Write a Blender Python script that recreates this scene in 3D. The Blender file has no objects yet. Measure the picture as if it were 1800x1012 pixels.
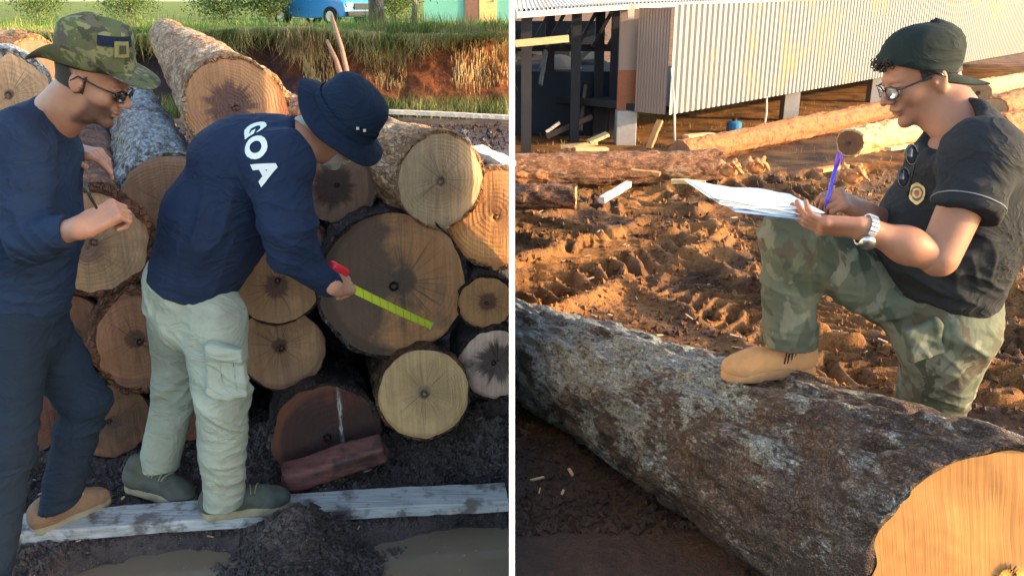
import bpy, bmesh, math, random
import numpy as np
from mathutils import Vector, Matrix
from mathutils.bvhtree import BVHTree
random.seed(7)
R = math.radians
SC = bpy.context.scene
COL = SC.collection

# ------------------------------------------------------------ camera
CAM_H, PITCH, FPX = 1.72, R(18.6), 1500.0
cam_d = bpy.data.cameras.new("camera"); cam = bpy.data.objects.new("camera", cam_d); COL.objects.link(cam)
cam.location = (0, 0, CAM_H); cam.rotation_euler = (R(90) - PITCH, 0, 0)
cam_d.sensor_width = 36; cam_d.lens = 36 * FPX / 1800
cam_d.clip_start = 0.05; cam_d.clip_end = 2000
SC.camera = cam
# ------------------------------------------------------------ sky, sun, exposure
SUN_EL = R(14.5); SUN_DIR = Vector((0.97, -0.22, 0)).normalized()
w = bpy.data.worlds.new("World"); SC.world = w; w.use_nodes = True
nt = w.node_tree; bgn = nt.nodes["Background"]
sky = nt.nodes.new("ShaderNodeTexSky"); sky.sky_type = 'NISHITA'; sky.sun_disc = False
sky.sun_elevation = SUN_EL; sky.sun_rotation = math.atan2(SUN_DIR.x, SUN_DIR.y)
sky.air_density = 1.1; sky.dust_density = 1.5; sky.ozone_density = 1.0
nt.links.new(sky.outputs[0], bgn.inputs[0]); bgn.inputs[1].default_value = 0.15
sl = bpy.data.lights.new("sun", 'SUN'); sl.energy = 2.3; sl.angle = R(0.6); sl.color = (1.0, 0.70, 0.38)
so = bpy.data.objects.new("sun", sl); COL.objects.link(so)
sv = Vector((SUN_DIR.x * math.cos(SUN_EL), SUN_DIR.y * math.cos(SUN_EL), math.sin(SUN_EL)))
so.rotation_euler = sv.to_track_quat('Z', 'Y').to_euler(); so.location = (6, -3, 6)
SC.view_settings.view_transform = 'Standard'; SC.view_settings.look = 'None'
SC.view_settings.gamma = 1; SC.view_settings.exposure = 2.25
SC.cycles.max_bounces = 6

def P(px, py, y):
    """world point seen at photo pixel (px,py) at distance y in front of the camera"""
    u = (px - 900) / FPX; v = (506 - py) / FPX
    dy = math.cos(PITCH) + v * math.sin(PITCH); dz = -math.sin(PITCH) + v * math.cos(PITCH)
    t = y / dy
    return Vector((u * t, y, CAM_H + dz * t))
def A(v): return np.array(v, dtype=np.float64)

# ------------------------------------------------------------ noise (numpy)
def _h(ix, iy, iz, s):
    n = (ix * 374761393 + iy * 668265263 + iz * 2147483647 + s * 1274126177) & 0xFFFFFFFF
    n = ((n ^ (n >> 13)) * 1274126177) & 0xFFFFFFFF
    n = ((n ^ (n >> 15)) * 2246822519) & 0xFFFFFFFF
    return ((n ^ (n >> 16)) & 0xFFFFFF).astype(np.float64) / 0xFFFFFF
def vnoise(p, s=0):
    p = np.asarray(p, dtype=np.float64); i = np.floor(p).astype(np.int64); f = p - i
    f = f * f * (3 - 2 * f); x, y, z = i[..., 0], i[..., 1], i[..., 2]; r = 0
    for dx in (0, 1):
        for dy in (0, 1):
            for dz in (0, 1):
                wt = (f[..., 0] if dx else 1 - f[..., 0]) * (f[..., 1] if dy else 1 - f[..., 1]) * (f[..., 2] if dz else 1 - f[..., 2])
                r = r + wt * _h(x + dx, y + dy, z + dz, s)
    return r * 2 - 1
def fbm(p, o=4, s=0, g=0.5):
    p = np.asarray(p, dtype=np.float64); a = 1; r = 0; t = 0
    for k in range(o):
        r = r + a * vnoise(p * (2.03 ** k) + k * 7.3, s + k); t += a; a *= g
    return r / t
def xyz(x, y, z=0.0):
    x = np.asarray(x, dtype=np.float64); return np.stack(np.broadcast_arrays(x, y, np.asarray(z, dtype=np.float64)), -1)
def sstep(a, b, x):
    t = np.clip((x - a) / (b - a), 0, 1); return t * t * (3 - 2 * t)

# ------------------------------------------------------------ object helpers
def tag(o, label=None, cat=None, group=None, kind=None):
    if label: o['label'] = label
    if cat: o['category'] = cat
    if group: o['group'] = group
    if kind: o['kind'] = kind
    return o
def empty(name, loc, label=None, cat=None, group=None, kind=None):
    o = bpy.data.objects.new(name, None); COL.objects.link(o); o.location = loc; o.empty_display_size = 0.1
    bpy.context.view_layer.update()
    return tag(o, label, cat, group, kind)
def wloc(o):
    v = Vector((0, 0, 0))
    while o: v = v + o.location; o = o.parent
    return v
def mesh_obj(name, verts, faces, mat, parent=None, smooth=True, origin=None):
    """verts in world space; object origin = parent's origin (or given)"""
    org = wloc(parent) if parent else (Vector(origin) if origin is not None else Vector((0, 0, 0)))
    me = bpy.data.meshes.new(name)
    V = np.asarray(verts, dtype=np.float64) - A(org)
    me.from_pydata(V.tolist(), [], [tuple(int(i) for i in f) for f in faces]); me.update()
    if smooth: me.polygons.foreach_set("use_smooth", [True] * len(me.polygons))
    o = bpy.data.objects.new(name, me); COL.objects.link(o)
    if parent: o.parent = parent
    else: o.location = org
    for m in (mat if isinstance(mat, (list, tuple)) else [mat]):
        if m: me.materials.append(m)
    return o
def quads_obj(name, V, Q, mat, parent=None, smooth=True, origin=None):
    org = wloc(parent) if parent else (Vector(origin) if origin is not None else Vector((0, 0, 0)))
    me = bpy.data.meshes.new(name); V = np.asarray(V, dtype=np.float64) - A(org); n = len(Q)
    me.vertices.add(len(V)); me.vertices.foreach_set("co", V.ravel())
    k = Q.shape[1]
    me.loops.add(n * k); me.loops.foreach_set("vertex_index", Q.ravel().astype(np.int32))
    me.polygons.add(n); me.polygons.foreach_set("loop_start", np.arange(0, n * k, k, dtype=np.int32))
    me.polygons.foreach_set("loop_total", np.full(n, k, dtype=np.int32))
    me.polygons.foreach_set("use_smooth", np.full(n, smooth))
    me.update(calc_edges=True); me.validate()
    o = bpy.data.objects.new(name, me); COL.objects.link(o)
    if parent: o.parent = parent
    else: o.location = org
    for m in (mat if isinstance(mat, (list, tuple)) else [mat]):
        if m: me.materials.append(m)
    return o
def grid_faces(nu, nv, wrap_v=False):
    i = np.arange(nu - 1)[:, None]; j = np.arange(nv if wrap_v else nv - 1)[None, :]
    j2 = (j + 1) % nv
    return np.stack([i * nv + j, i * nv + j2, (i + 1) * nv + j2, (i + 1) * nv + j], -1).reshape(-1, 4)
class MB:
    """collects simple solids in world space, builds ONE mesh"""
    def __init__(s): s.v = []; s.f = []
    def add(s, V, F):
        n = len(s.v); s.v += [tuple(map(float, v)) for v in V]; s.f += [tuple(int(i) + n for i in f) for f in F]; return s
    def box(s, c, size, rot=None):
        c = Vector(c); M = rot if rot is not None else Matrix.Identity(3)
        V = [c + M @ Vector((sx * size[0] / 2, sy * size[1] / 2, sz * size[2] / 2)) for sx in (-1, 1) for sy in (-1, 1) for sz in (-1, 1)]
        return s.add(V, [(0, 1, 3, 2), (4, 6, 7, 5), (0, 4, 5, 1), (2, 3, 7, 6), (0, 2, 6, 4), (1, 5, 7, 3)])
    def bar(s, a, b, wd, ht, up=(0, 0, 1)):
        a = Vector(a); b = Vector(b); X = (b - a).normalized(); U = Vector(up)
        Y = U.cross(X)
        if Y.length < 1e-4: Y = Vector((0, 1, 0)).cross(X)
        Y.normalize(); Z = X.cross(Y)
        return s.box((a + b) / 2, ((b - a).length, wd, ht), Matrix((X, Y, Z)).transposed())
    def tube(s, pts, rad, n=8):
        pts = [Vector(p) for p in pts]; rad = rad if isinstance(rad, (list, tuple)) else [rad] * len(pts)
        V = []; F = []; prev = None
        for i, p in enumerate(pts):
            d = (pts[min(i + 1, len(pts) - 1)] - pts[max(i - 1, 0)]).normalized()
            if prev is None: prev = d.orthogonal().normalized()
            x = (prev - d * prev.dot(d)).normalized(); prev = x; y = d.cross(x)
            for k in range(n):
                t = 2 * math.pi * k / n; V.append(p + (x * math.cos(t) + y * math.sin(t)) * rad[i])
        for i in range(len(pts) - 1):
            for k in range(n):
                F.append((i * n + k, i * n + (k + 1) % n, (i + 1) * n + (k + 1) % n, (i + 1) * n + k))
        F.append(tuple(range(n - 1, -1, -1))); F.append(tuple((len(pts) - 1) * n + k for k in range(n)))
        return s.add(V, F)
    def build(s, name, mat, parent=None, smooth=False, bevel=0, origin=None):
        o = mesh_obj(name, s.v, s.f, mat, parent, smooth, origin)
        if bevel:
            b = o.modifiers.new("b", 'BEVEL'); b.width = bevel; b.segments = 2; b.limit_method = 'ANGLE'
        return o

# ------------------------------------------------------------ material helpers
class T:
    def __init__(s, name):
        s.m = bpy.data.materials.new(name); s.m.use_nodes = True; s.t = s.m.node_tree
        s.b = s.t.nodes["Principled BSDF"]; s._tc = None
    def n(s, ty, **kw):
        nd = s.t.nodes.new(ty)
        for k, v in kw.items(): setattr(nd, k, v)
        return nd
    def put(s, sock, v):
        if hasattr(v, 'is_linked') or hasattr(v, 'links'): s.t.links.new(v, sock)
        elif isinstance(v, (tuple, list)) and len(v) == 3 and sock.type == 'RGBA': sock.default_value = (*v, 1)
        else: sock.default_value = v
    @property
    def co(s):
        if not s._tc: s._tc = s.n("ShaderNodeTexCoord")
        return s._tc.outputs["Object"]
    def mp(s, scale=(1, 1, 1), rot=(0, 0, 0), loc=(0, 0, 0), v=None):
        nd = s.n("ShaderNodeMapping"); s.put(nd.inputs[0], v or s.co); nd.inputs[1].default_value = loc
        nd.inputs[2].default_value = rot; nd.inputs[3].default_value = scale; return nd.outputs[0]
    def noise(s, scale, detail=4, rough=0.55, v=None, dist=0.0, out=0):
        nd = s.n("ShaderNodeTexNoise"); s.put(nd.inputs["Vector"], v or s.co)
        nd.inputs["Scale"].default_value = scale; nd.inputs["Detail"].default_value = detail
        nd.inputs["Roughness"].default_value = rough; nd.inputs["Distortion"].default_value = dist; return nd.outputs[out]
    def vor(s, scale, v=None, feature='F1', out="Distance", rand=1.0):
        nd = s.n("ShaderNodeTexVoronoi", feature=feature); s.put(nd.inputs["Vector"], v or s.co)
        nd.inputs["Scale"].default_value = scale; nd.inputs["Randomness"].default_value = rand; return nd.outputs[out]
    def ma(s, op, a, b=0.5, c=None, clamp=False):
        nd = s.n("ShaderNodeMath", operation=op, use_clamp=clamp); s.put(nd.inputs[0], a); s.put(nd.inputs[1], b)
        if c is not None: s.put(nd.inputs[2], c)
        return nd.outputs[0]
    def ramp(s, f, stops, interp='LINEAR'):
        nd = s.n("ShaderNodeValToRGB"); s.put(nd.inputs[0], f); cr = nd.color_ramp; cr.interpolation = interp
        while len(cr.elements) < len(stops): cr.elements.new(0.5)
        for e, (p, c) in zip(cr.elements, stops):
            e.position = p; e.color = (*c, 1) if isinstance(c, (tuple, list)) else (c, c, c, 1)
        return nd.outputs[0]
    def mix(s, f, a, b, blend='MIX'):
        nd = s.n("ShaderNodeMix", data_type='RGBA', blend_type=blend); s.put(nd.inputs[0], f); s.put(nd.inputs[6], a); s.put(nd.inputs[7], b); return nd.outputs[2]
    def bump(s, h, st=0.5, d=0.01, nrm=None):
        nd = s.n("ShaderNodeBump"); nd.inputs["Strength"].default_value = st; nd.inputs["Distance"].default_value = d
        s.put(nd.inputs["Height"], h)
        if nrm: s.put(nd.inputs["Normal"], nrm)
        return nd.outputs[0]
    def sep(s, v):
        nd = s.n("ShaderNodeSeparateXYZ"); s.put(nd.inputs[0], v); return nd.outputs
    def fin(s, col, rough=0.8, nrm=None, spec=0.3, metal=0.0):
        s.put(s.b.inputs["Base Color"], col); s.put(s.b.inputs["Roughness"], rough)
        s.b.inputs["Specular IOR Level"].default_value = spec; s.b.inputs["Metallic"].default_value = metal
        if nrm is not None: s.put(s.b.inputs["Normal"], nrm)
        return s.m

# ------------------------------------------------------------ signed-distance sculpting
class Field:
    def __init__(s, lo, hi, vx, M=None):
        """grid in local frame; M local->world 4x4"""
        s.lo = A(lo); s.vx = vx; s.M = M; s.Mi = M.inverted() if M is not None else None
        s.n = np.ceil((A(hi) - s.lo) / vx).astype(int) + 1
        s.d = np.full(s.n, 1.0, dtype=np.float32)
    def L(s, p):
        return A(s.Mi @ Vector(p)) if s.Mi is not None else A(p)
    def _sub(s, lo, hi):
        a = np.clip(np.floor((lo - s.lo) / s.vx).astype(int), 0, s.n - 1); b = np.clip(np.ceil((hi - s.lo) / s.vx).astype(int) + 1, 1, s.n)
        if np.any(b <= a): return None
        sl = tuple(slice(a[i], b[i]) for i in range(3))
        ax = [(s.lo[i] + np.arange(a[i], b[i]) * s.vx).astype(np.float32) for i in range(3)]
        return sl, ax[0][:, None, None], ax[1][None, :, None], ax[2][None, None, :]
    def _comb(s, sl, d, k, op):
        o = s.d[sl]
        if op == 'sub':
            d = -d; k = max(k, 1e-4); h = np.clip(0.5 - 0.5 * (o - d) / k, 0, 1); s.d[sl] = o + (d - o) * h + k * h * (1 - h); return
        k = max(k, 1e-4); h = np.clip(0.5 + 0.5 * (o - d) / k, 0, 1); s.d[sl] = o * (1 - h) + d * h - k * h * (1 - h)
    def cone(s, a, b, ra, rb, k=0.02, flat=None, fs=1.0, world=True, op='add'):
        """tapered capsule; flat = axis (world) along which the section is scaled by fs"""
        if world: a = s.L(a); b = s.L(b)
        else: a = A(a); b = A(b)
        R_ = max(ra, rb) * max(1, fs) + k + 0.03
        q = s._sub(np.minimum(a, b) - R_, np.maximum(a, b) + R_)
        if q is None: return s
        sl, X, Y, Z = q; ba = b - a; L2 = max(float(ba @ ba), 1e-9)
        px, py, pz = X - a[0], Y - a[1], Z - a[2]
        t = np.clip((px * ba[0] + py * ba[1] + pz * ba[2]) / L2, 0, 1)
        qx, qy, qz = px - t * ba[0], py - t * ba[1], pz - t * ba[2]
        if flat is not None:
            f = A(flat); f = f / np.linalg.norm(f)
            if world and s.Mi is not None: f = A(s.Mi.to_3x3() @ Vector(f)); f /= np.linalg.norm(f)
            m = (qx * f[0] + qy * f[1] + qz * f[2]) * (1 / fs - 1)
            qx = qx + m * f[0]; qy = qy + m * f[1]; qz = qz + m * f[2]
        d = np.sqrt(qx * qx + qy * qy + qz * qz) - (ra + (rb - ra) * t)
        if flat is not None: d = d * min(1.0, max(fs, 0.6))
        s._comb(sl, d.astype(np.float32), k, op); return s
    def ell(s, c, r, k=0.02, R3=None, world=True, op='add'):
        c = s.L(c) if world else A(c); r = A(r); R_ = float(r.max()) + k + 0.03
        q = s._sub(c - R_, c + R_)
        if q is None: return s
        sl, X, Y, Z = q; px, py, pz = X - c[0], Y - c[1], Z - c[2]
        if R3 is not None:   # columns = axes
            m = np.array(R3); ax = [m[:, i] for i in range(3)]
            if world and s.Mi is not None:
                mi = np.array(s.Mi.to_3x3()); ax = [mi @ v for v in ax]
            px, py, pz = [px * v[0] + py * v[1] + pz * v[2] for v in ax]
        k0 = np.sqrt((px / r[0]) ** 2 + (py / r[1]) ** 2 + (pz / r[2]) ** 2)
        k1 = np.sqrt((px / r[0] ** 2) ** 2 + (py / r[1] ** 2) ** 2 + (pz / r[2] ** 2) ** 2) + 1e-6
        s._comb(sl, (k0 * (k0 - 1) / k1).astype(np.float32), k, op); return s
    def rbox(s, c, h, rr, k=0.01, R3=None, world=True, op='add'):
        c = s.L(c) if world else A(c); h = A(h); R_ = float(np.linalg.norm(h)) + k + 0.02
        q = s._sub(c - R_, c + R_)
        if q is None: return s
        sl, X, Y, Z = q; p = [X - c[0], Y - c[1], Z - c[2]]
        if R3 is not None:
            m = np.array(R3); ax = [m[:, i] for i in range(3)]
            if world and s.Mi is not None:
                mi = np.array(s.Mi.to_3x3()); ax = [mi @ v for v in ax]
            p = [p[0] * v[0] + p[1] * v[1] + p[2] * v[2] for v in ax]
        qq = [np.abs(p[i]) - (h[i] - rr) for i in range(3)]
        d = np.sqrt(sum(np.maximum(v, 0) ** 2 for v in qq)) + np.minimum(np.maximum(np.maximum(qq[0], qq[1]), qq[2]), 0) - rr
        s._comb(sl, d.astype(np.float32), k, op); return s
    def cut(s, p, nrm, world=True, k=0.004):
        """remove everything on the side nrm points to"""
        p = s.L(p) if world else A(p); n = A(nrm)
        if world and s.Mi is not None: n = A(s.Mi.to_3x3() @ Vector(n))
        n = n / np.linalg.norm(n)
        ax = [(s.lo[i] + np.arange(s.n[i]) * s.vx).astype(np.float32) for i in range(3)]
        d = ((ax[0] - p[0]) * n[0])[:, None, None] + ((ax[1] - p[1]) * n[1])[None, :, None] + ((ax[2] - p[2]) * n[2])[None, None, :]
        o = s.d; h = np.clip(0.5 - 0.5 * (o - d) / k, 0, 1); s.d = (o + (d - o) * h + k * h * (1 - h)).astype(np.float32); return s
    def mesh(s, disp=None, smooth=1):
        D = s.d; D = D.copy(); D[0] = D[-1] = 1; D[:, 0] = D[:, -1] = 1; D[:, :, 0] = D[:, :, -1] = 1
        ins = D < 0
        c = [ins[a:D.shape[0] - 1 + a, b:D.shape[1] - 1 + b, e:D.shape[2] - 1 + e] for a in (0, 1) for b in (0, 1) for e in (0, 1)]
        any_ = c[0] | c[1] | c[2] | c[3] | c[4] | c[5] | c[6] | c[7]; all_ = c[0] & c[1] & c[2] & c[3] & c[4] & c[5] & c[6] & c[7]
        act = any_ & ~all_; I = np.argwhere(act); idx = np.full(act.shape, -1, dtype=np.int64); idx[act] = np.arange(len(I))
        off = [(a, b, e) for a in (0, 1) for b in (0, 1) for e in (0, 1)]
        val = np.stack([D[I[:, 0] + o[0], I[:, 1] + o[1], I[:, 2] + o[2]] for o in off], 1).astype(np.float64)
        acc = np.zeros((len(I), 3)); cnt = np.zeros(len(I))
        for i in range(8):
            for j in range(i + 1, 8):
                df = np.abs(np.array(off[i]) - np.array(off[j]))
                if df.sum() != 1: continue
                a, b = val[:, i], val[:, j]; m = (a < 0) != (b < 0)
                t = np.where(m, a / np.where(m, a - b, 1), 0)[:, None]
                acc += np.where(m[:, None], np.array(off[i]) + t * (np.array(off[j]) - np.array(off[i])), 0); cnt += m
        V = s.lo + (I + acc / cnt[:, None]) * s.vx
        Q = []
        for axis in range(3):
            a0 = [slice(None)] * 3; a1 = [slice(None)] * 3; a0[axis] = slice(0, -1); a1[axis] = slice(1, None)
            A0, A1 = ins[tuple(a0)], ins[tuple(a1)]; E = np.argwhere(A0 != A1)
            o1, o2 = [(1, 2), (2, 0), (0, 1)][axis]
            E = E[(E[:, o1] > 0) & (E[:, o2] > 0)]
            f = A0[E[:, 0], E[:, 1], E[:, 2]]
            def g(d1, d2):
                q = E.copy(); q[:, o1] -= d1; q[:, o2] -= d2
                q = np.minimum(q, np.array(act.shape) - 1); return idx[q[:, 0], q[:, 1], q[:, 2]]
            q = np.stack([g(1, 1), g(0, 1), g(0, 0), g(1, 0)], 1); q[~f] = q[~f][:, ::-1]; Q.append(q)
        Q = np.concatenate(Q); Q = Q[(Q >= 0).all(1)]
        for _ in range(smooth):
            S = np.zeros_like(V); C = np.zeros(len(V))
            for a, b in ((0, 1), (1, 2), (2, 3), (3, 0)):
                for k in range(3):
                    S[:, k] += np.bincount(Q[:, a], V[Q[:, b], k], len(V)) + np.bincount(Q[:, b], V[Q[:, a], k], len(V))
                C += np.bincount(Q[:, a], minlength=len(V)) + np.bincount(Q[:, b], minlength=len(V))
            V = 0.5 * V + 0.5 * S / np.maximum(C, 1)[:, None]
        if s.M is not None:
            m = np.array(s.M); V = V @ m[:3, :3].T + m[:3, 3]
        if disp is not None:
            N = vnormals(V, Q); V = V + N * disp(V, N)[:, None]
        return V, Q
def vnormals(V, Q):
    n = np.cross(V[Q[:, 2]] - V[Q[:, 0]], V[Q[:, 3]] - V[Q[:, 1]]); N = np.zeros_like(V)
    for a in range(4):
        for k in range(3): N[:, k] += np.bincount(Q[:, a], n[:, k], len(V))
    return N / np.maximum(np.linalg.norm(N, axis=1), 1e-12)[:, None]
def join(parts):
    V = []; Q = []; n = 0
    for v, q in parts: V.append(v); Q.append(q + n); n += len(v)
    return np.concatenate(V), np.concatenate(Q)
def frame(o, x, z):
    """4x4 with local X along x, Z as near z as possible, origin o"""
    x = Vector(x).normalized(); z = Vector(z); z = (z - x * z.dot(x)).normalized(); y = z.cross(x)
    M = Matrix((x, y, z)).transposed().to_4x4(); M.translation = Vector(o); return M
# ============================================================ MATERIALS
def mat_bark(name, dark=(.035, .025, .02), mid=(.13, .085, .055), lich=(.34, .36, .35), la=0.5, red=0.0, sc=1.0, grad=None):
    t = T(name); v = t.mp((1, 1, .4)); n1 = t.noise(9 * sc, 6, .65, v, .6); n2 = t.noise(34 * sc, 5, .7, v)
    wv = t.n("ShaderNodeMix", data_type='VECTOR'); wv.inputs[0].default_value = .06; t.put(wv.inputs[4], t.mp((1, 1, .45))); t.put(wv.inputs[5], t.noise(22 * sc, 3, .6, out=1))
    cells = t.vor(38 * sc, wv.outputs[1], 'DISTANCE_TO_EDGE'); crack = t.ramp(cells, [(0, 0), (.16, 1)])
    c = t.ramp(n1, [(.25, dark), (.5, mid), (.75, tuple(min(1, x * 1.7) for x in mid))])
    pn = t.noise(2.6 * sc, 5, .62, t.mp((1, 1, .7), loc=(3, 1, 2))); pn = t.ma('ADD', pn, t.ma('ADD', t.ma('MULTIPLY', t.ma('SUBTRACT', t.sep(t.co)[2], grad[0]), grad[1]), t.ma('MULTIPLY', t.sep(t.co)[1], grad[2]))) if grad else pn; m = t.ramp(t.ma('ADD', pn, t.ma('MULTIPLY', t.ma('SUBTRACT', n2, .5), .55)), [(.62 - .3 * la, 0), (.68 - .22 * la, 1)])
    l2 = t.mix(n2, tuple(x * .55 for x in lich), tuple(min(1, x * 1.35) for x in lich))
    c = t.mix(t.ma('MULTIPLY', m, .85), c, l2)
    if red: c = t.mix(t.ma('MULTIPLY', t.ramp(t.noise(5 * sc, 4, .6), [(.45, 0), (.6, 1)]), red), c, (.36, .15, .06))
    c = t.mix(t.ma('MULTIPLY', t.ramp(n2, [(.3, 1), (.5, 0)]), .75), c, dark)
    c = t.mix(t.ma('MULTIPLY', t.ma('SUBTRACT', 1.0, crack), .45), c, dark)
    h = t.ma('ADD', t.ma('MULTIPLY', n1, 1.0), t.ma('MULTIPLY', n2, .7)); h = t.ma('ADD', h, t.ma('MULTIPLY', crack, .35))
    return t.fin(c, .85, t.bump(h, 1.0, .022), .25)

def mat_cut(name, r, col, heart=(.09, .05, .04), hr=.22, star=.5, rim=(.25, .1, .05), dirt=(.08, .06, .05), da=0.0, ang=0.4, seed=0, chalk=False, cx=0.0, cy=0.0, dg=None, ckk=.85, sf=1.0, ss=.48):
    rs_ = random.Random(seed * 17 + 3); cx += rs_.uniform(-.13, .13) * r; cy += rs_.uniform(-.13, .13) * r
    t = T(name); v = t.mp(loc=(-cx, -cy, 0)); vz = t.n("ShaderNodeVectorMath", operation='MULTIPLY'); t.put(vz.inputs[0], v); vz.inputs[1].default_value = (1, 1, 0)
    ln = t.n("ShaderNodeVectorMath", operation='LENGTH'); t.put(ln.inputs[0], vz.outputs[0]); rad = t.ma('DIVIDE', ln.outputs["Value"], r)
    nv = t.n("ShaderNodeVectorMath", operation='NORMALIZE'); t.put(nv.inputs[0], vz.outputs[0])
    sv_ = t.mp(loc=(seed * 3.1, seed * 1.7, seed), v=nv.outputs[0]); an = t.noise(3.2, 5, .7, sv_)
    big = t.noise(3.5 / r * .3, 4, .6, t.mp(loc=(seed, 0, 0)))
    rw = t.ma('ADD', rad, t.ma('MULTIPLY', t.ma('SUBTRACT', big, .5), .42)); rm = t.ramp(t.noise(4.0 / r * .3, 3, .6, t.mp(loc=(9, seed, 2))), [(.38, .05), (.62, .85)]); fr_n = 55 + rs_.random() * 60
    rings = t.ma('SINE', t.ma('MULTIPLY', rw, fr_n)); rings2 = t.ma('SINE', t.ma('MULTIPLY', rw, 31.0))
    lt = tuple(min(1, x * 1.18) for x in col); dk = tuple(x * .66 for x in col)
    c = t.ramp(t.ma('ADD', t.ma('MULTIPLY', rw, .8), t.ma('MULTIPLY', big, .3)), [(.1, dk), (.45, col), (.85, lt)])
    c = t.mix(t.ma('MULTIPLY', t.ma('MULTIPLY', t.ramp(rings, [(.2, 0), (1, 1)]), rm), .20), c, dk)
    c = t.mix(t.ma('MULTIPLY', t.ma('MULTIPLY', t.ramp(rings2, [(.2, 0), (1, 1)]), rm), .14), c, dk)
    saw = t.noise(1.0, 4, .7, t.mp((60 * sf, 2.2 / sf, 1), (0, 0, ang), (seed, seed, 0))); saw2 = t.noise(1.0, 3, .6, t.mp((22 * sf, 1.5 * sf, 1), (0, 0, ang + .25), (seed, 2, 0)))
    blot = t.ramp(t.noise(6.5 / r * .3, 5, .65, t.mp(loc=(seed, 3, 3))), [(.4, 0), (.66, 1)]); c = t.mix(t.ma('MULTIPLY', blot, .45), c, (col[0] * .62, col[1] * .5, col[2] * .42))
    c = t.mix(t.ma('MULTIPLY', t.ramp(saw, [(.38, 1), (.56, 0)]), ss), c, tuple(x * .5 for x in col))
    c = t.mix(t.ma('MULTIPLY', t.ramp(saw2, [(.52, 0), (.7, 1)]), .3), c, lt)
    # heart stain
    hh = t.ma('MULTIPLY', t.ma('ADD', 1.0 - star, t.ma('MULTIPLY', an, 2 * star)), hr)
    hm = t.ramp(t.ma('DIVIDE', rad, hh), [(.72, 1), (1.0, 0)]); c = t.mix(t.ma('MULTIPLY', hm, .85), c, heart)
    pith = t.ramp(rad, [(.025, 1), (.05, 0)]); c = t.mix(t.ma('MULTIPLY', pith, .75 if seed % 2 and seed < 40 else .0), c, tuple(x * .35 for x in heart))
    # radial checks
    ck = t.ramp(t.ma('ABSOLUTE', t.ma('SUBTRACT', t.noise(5.0, 3, .6, sv_), .5)), [(0, 1), (.02, 0)])
    ck = t.ma('MULTIPLY', ck, t.ramp(rad, [(.3, 1), (.75, 0)])); c = t.mix(t.ma('MULTIPLY', ck, ckk), c, tuple(x * .4 for x in heart))
    if da:
        gx = t.sep(t.co)
        gterm = t.ma('ADD', t.ma('MULTIPLY', gx[0], dg[0] / r), t.ma('MULTIPLY', gx[1], dg[1] / r)) if dg else 0.0
        dn = t.ramp(t.ma('ADD', t.noise(2.2 / r * .3, 5, .65, t.mp(loc=(seed * 2, 5, 1))), t.ma('ADD', t.ma('MULTIPLY', saw2, .12), gterm)), [(.72 - .42 * da, 1 * min(1, da * 1.5)), (.84 - .42 * da, 0)]); c = t.mix(dn, c, dirt)
    if chalk:
        sx = t.sep(t.mp(rot=(0, 0, .0)))[0]; wob = t.ma('MULTIPLY', t.noise(14, 2), .03)
        l1 = t.ramp(t.ma('ABSOLUTE', t.ma('SUBTRACT', t.ma('ADD', sx, wob), -.035)), [(.0015, 1), (.004, 0)]); l2 = t.ramp(t.ma('ABSOLUTE', t.ma('SUBTRACT', t.ma('SUBTRACT', sx, wob), -.068)), [(.002, 1), (.005, 0)])
        mk = t.ma('MULTIPLY', t.ma('MAXIMUM', l1, l2), t.ramp(t.noise(30, 3), [(.4, .2), (.55, .9)])); c = t.mix(mk, c, (.5, .48, .45))
    edge = t.ramp(t.ma('ADD', rad, t.ma('MULTIPLY', t.ma('SUBTRACT', an, .5), .1)), [(.9, 0), (.97, 1)]); c = t.mix(t.ma('MULTIPLY', edge, .6), c, rim)
    h = t.ma('ADD', t.ma('MULTIPLY', saw, 1.0), t.ma('MULTIPLY', saw2, .8)); h = t.ma('ADD', h, t.ma('MULTIPLY', rings, .12))
    return t.fin(c, .72, t.bump(h, .55 if ss > .3 else .3, .006), .3)

def mat_soil(name, dry=(.24, .115, .055), wet=(.045, .03, .028), thr=.5, gloss=.85, sc=1.0, speck=0.0, shade_mud_near=None):
    t = T(name); n1 = t.noise(1.3 * sc, 6, .6); n2 = t.noise(22 * sc, 6, .7); n3 = t.noise(90 * sc, 3, .6)
    f = t.ma('ADD', n1, t.ma('MULTIPLY', t.ma('SUBTRACT', n2, .5), .5))
    c = t.ramp(f, [(thr - .14, wet), (thr + .12, dry), (thr + .35, tuple(x * 1.35 for x in dry))])
    c = t.mix(t.ma('MULTIPLY', t.ramp(n3, [(.35, 1), (.5, 0)]), .5), c, wet)
    if speck: c = t.mix(t.ma('MULTIPLY', t.ramp(t.vor(60), [(.1, 1), (.16, 0)]), speck), c, (.4, .38, .36))
    if shade_mud_near:
        near_shade_ = t.ramp(t.ma('ADD', t.ma('SUBTRACT', t.sep(t.co)[1], t.ma('MULTIPLY', t.sep(t.co)[0], -.25)), t.ma('MULTIPLY', n1, .8)), [(0, 1), (1, 0)]); near_shade_ = t.ramp(t.ma('DIVIDE', t.ma('ADD', t.sep(t.co)[1], t.ma('MULTIPLY', n1, .9)), 10.0), [((shade_mud_near) / 10, 1), ((shade_mud_near + .35) / 10, 0)]); c = t.mix(t.ma('MULTIPLY', near_shade_, .9), c, t.mix(n2, (.025, .018, .016), (.075, .052, .044)))  # near soil: the log's shade painted in over dark mud
    h = t.ma('ADD', n2, t.ma('MULTIPLY', n3, .5))
    rr = t.ramp(n2, [(.35, gloss - .35), (.65, gloss)])
    return t.fin(c, rr, t.bump(h, 1.0, .02), .15 if shade_mud_near else .4)
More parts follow.
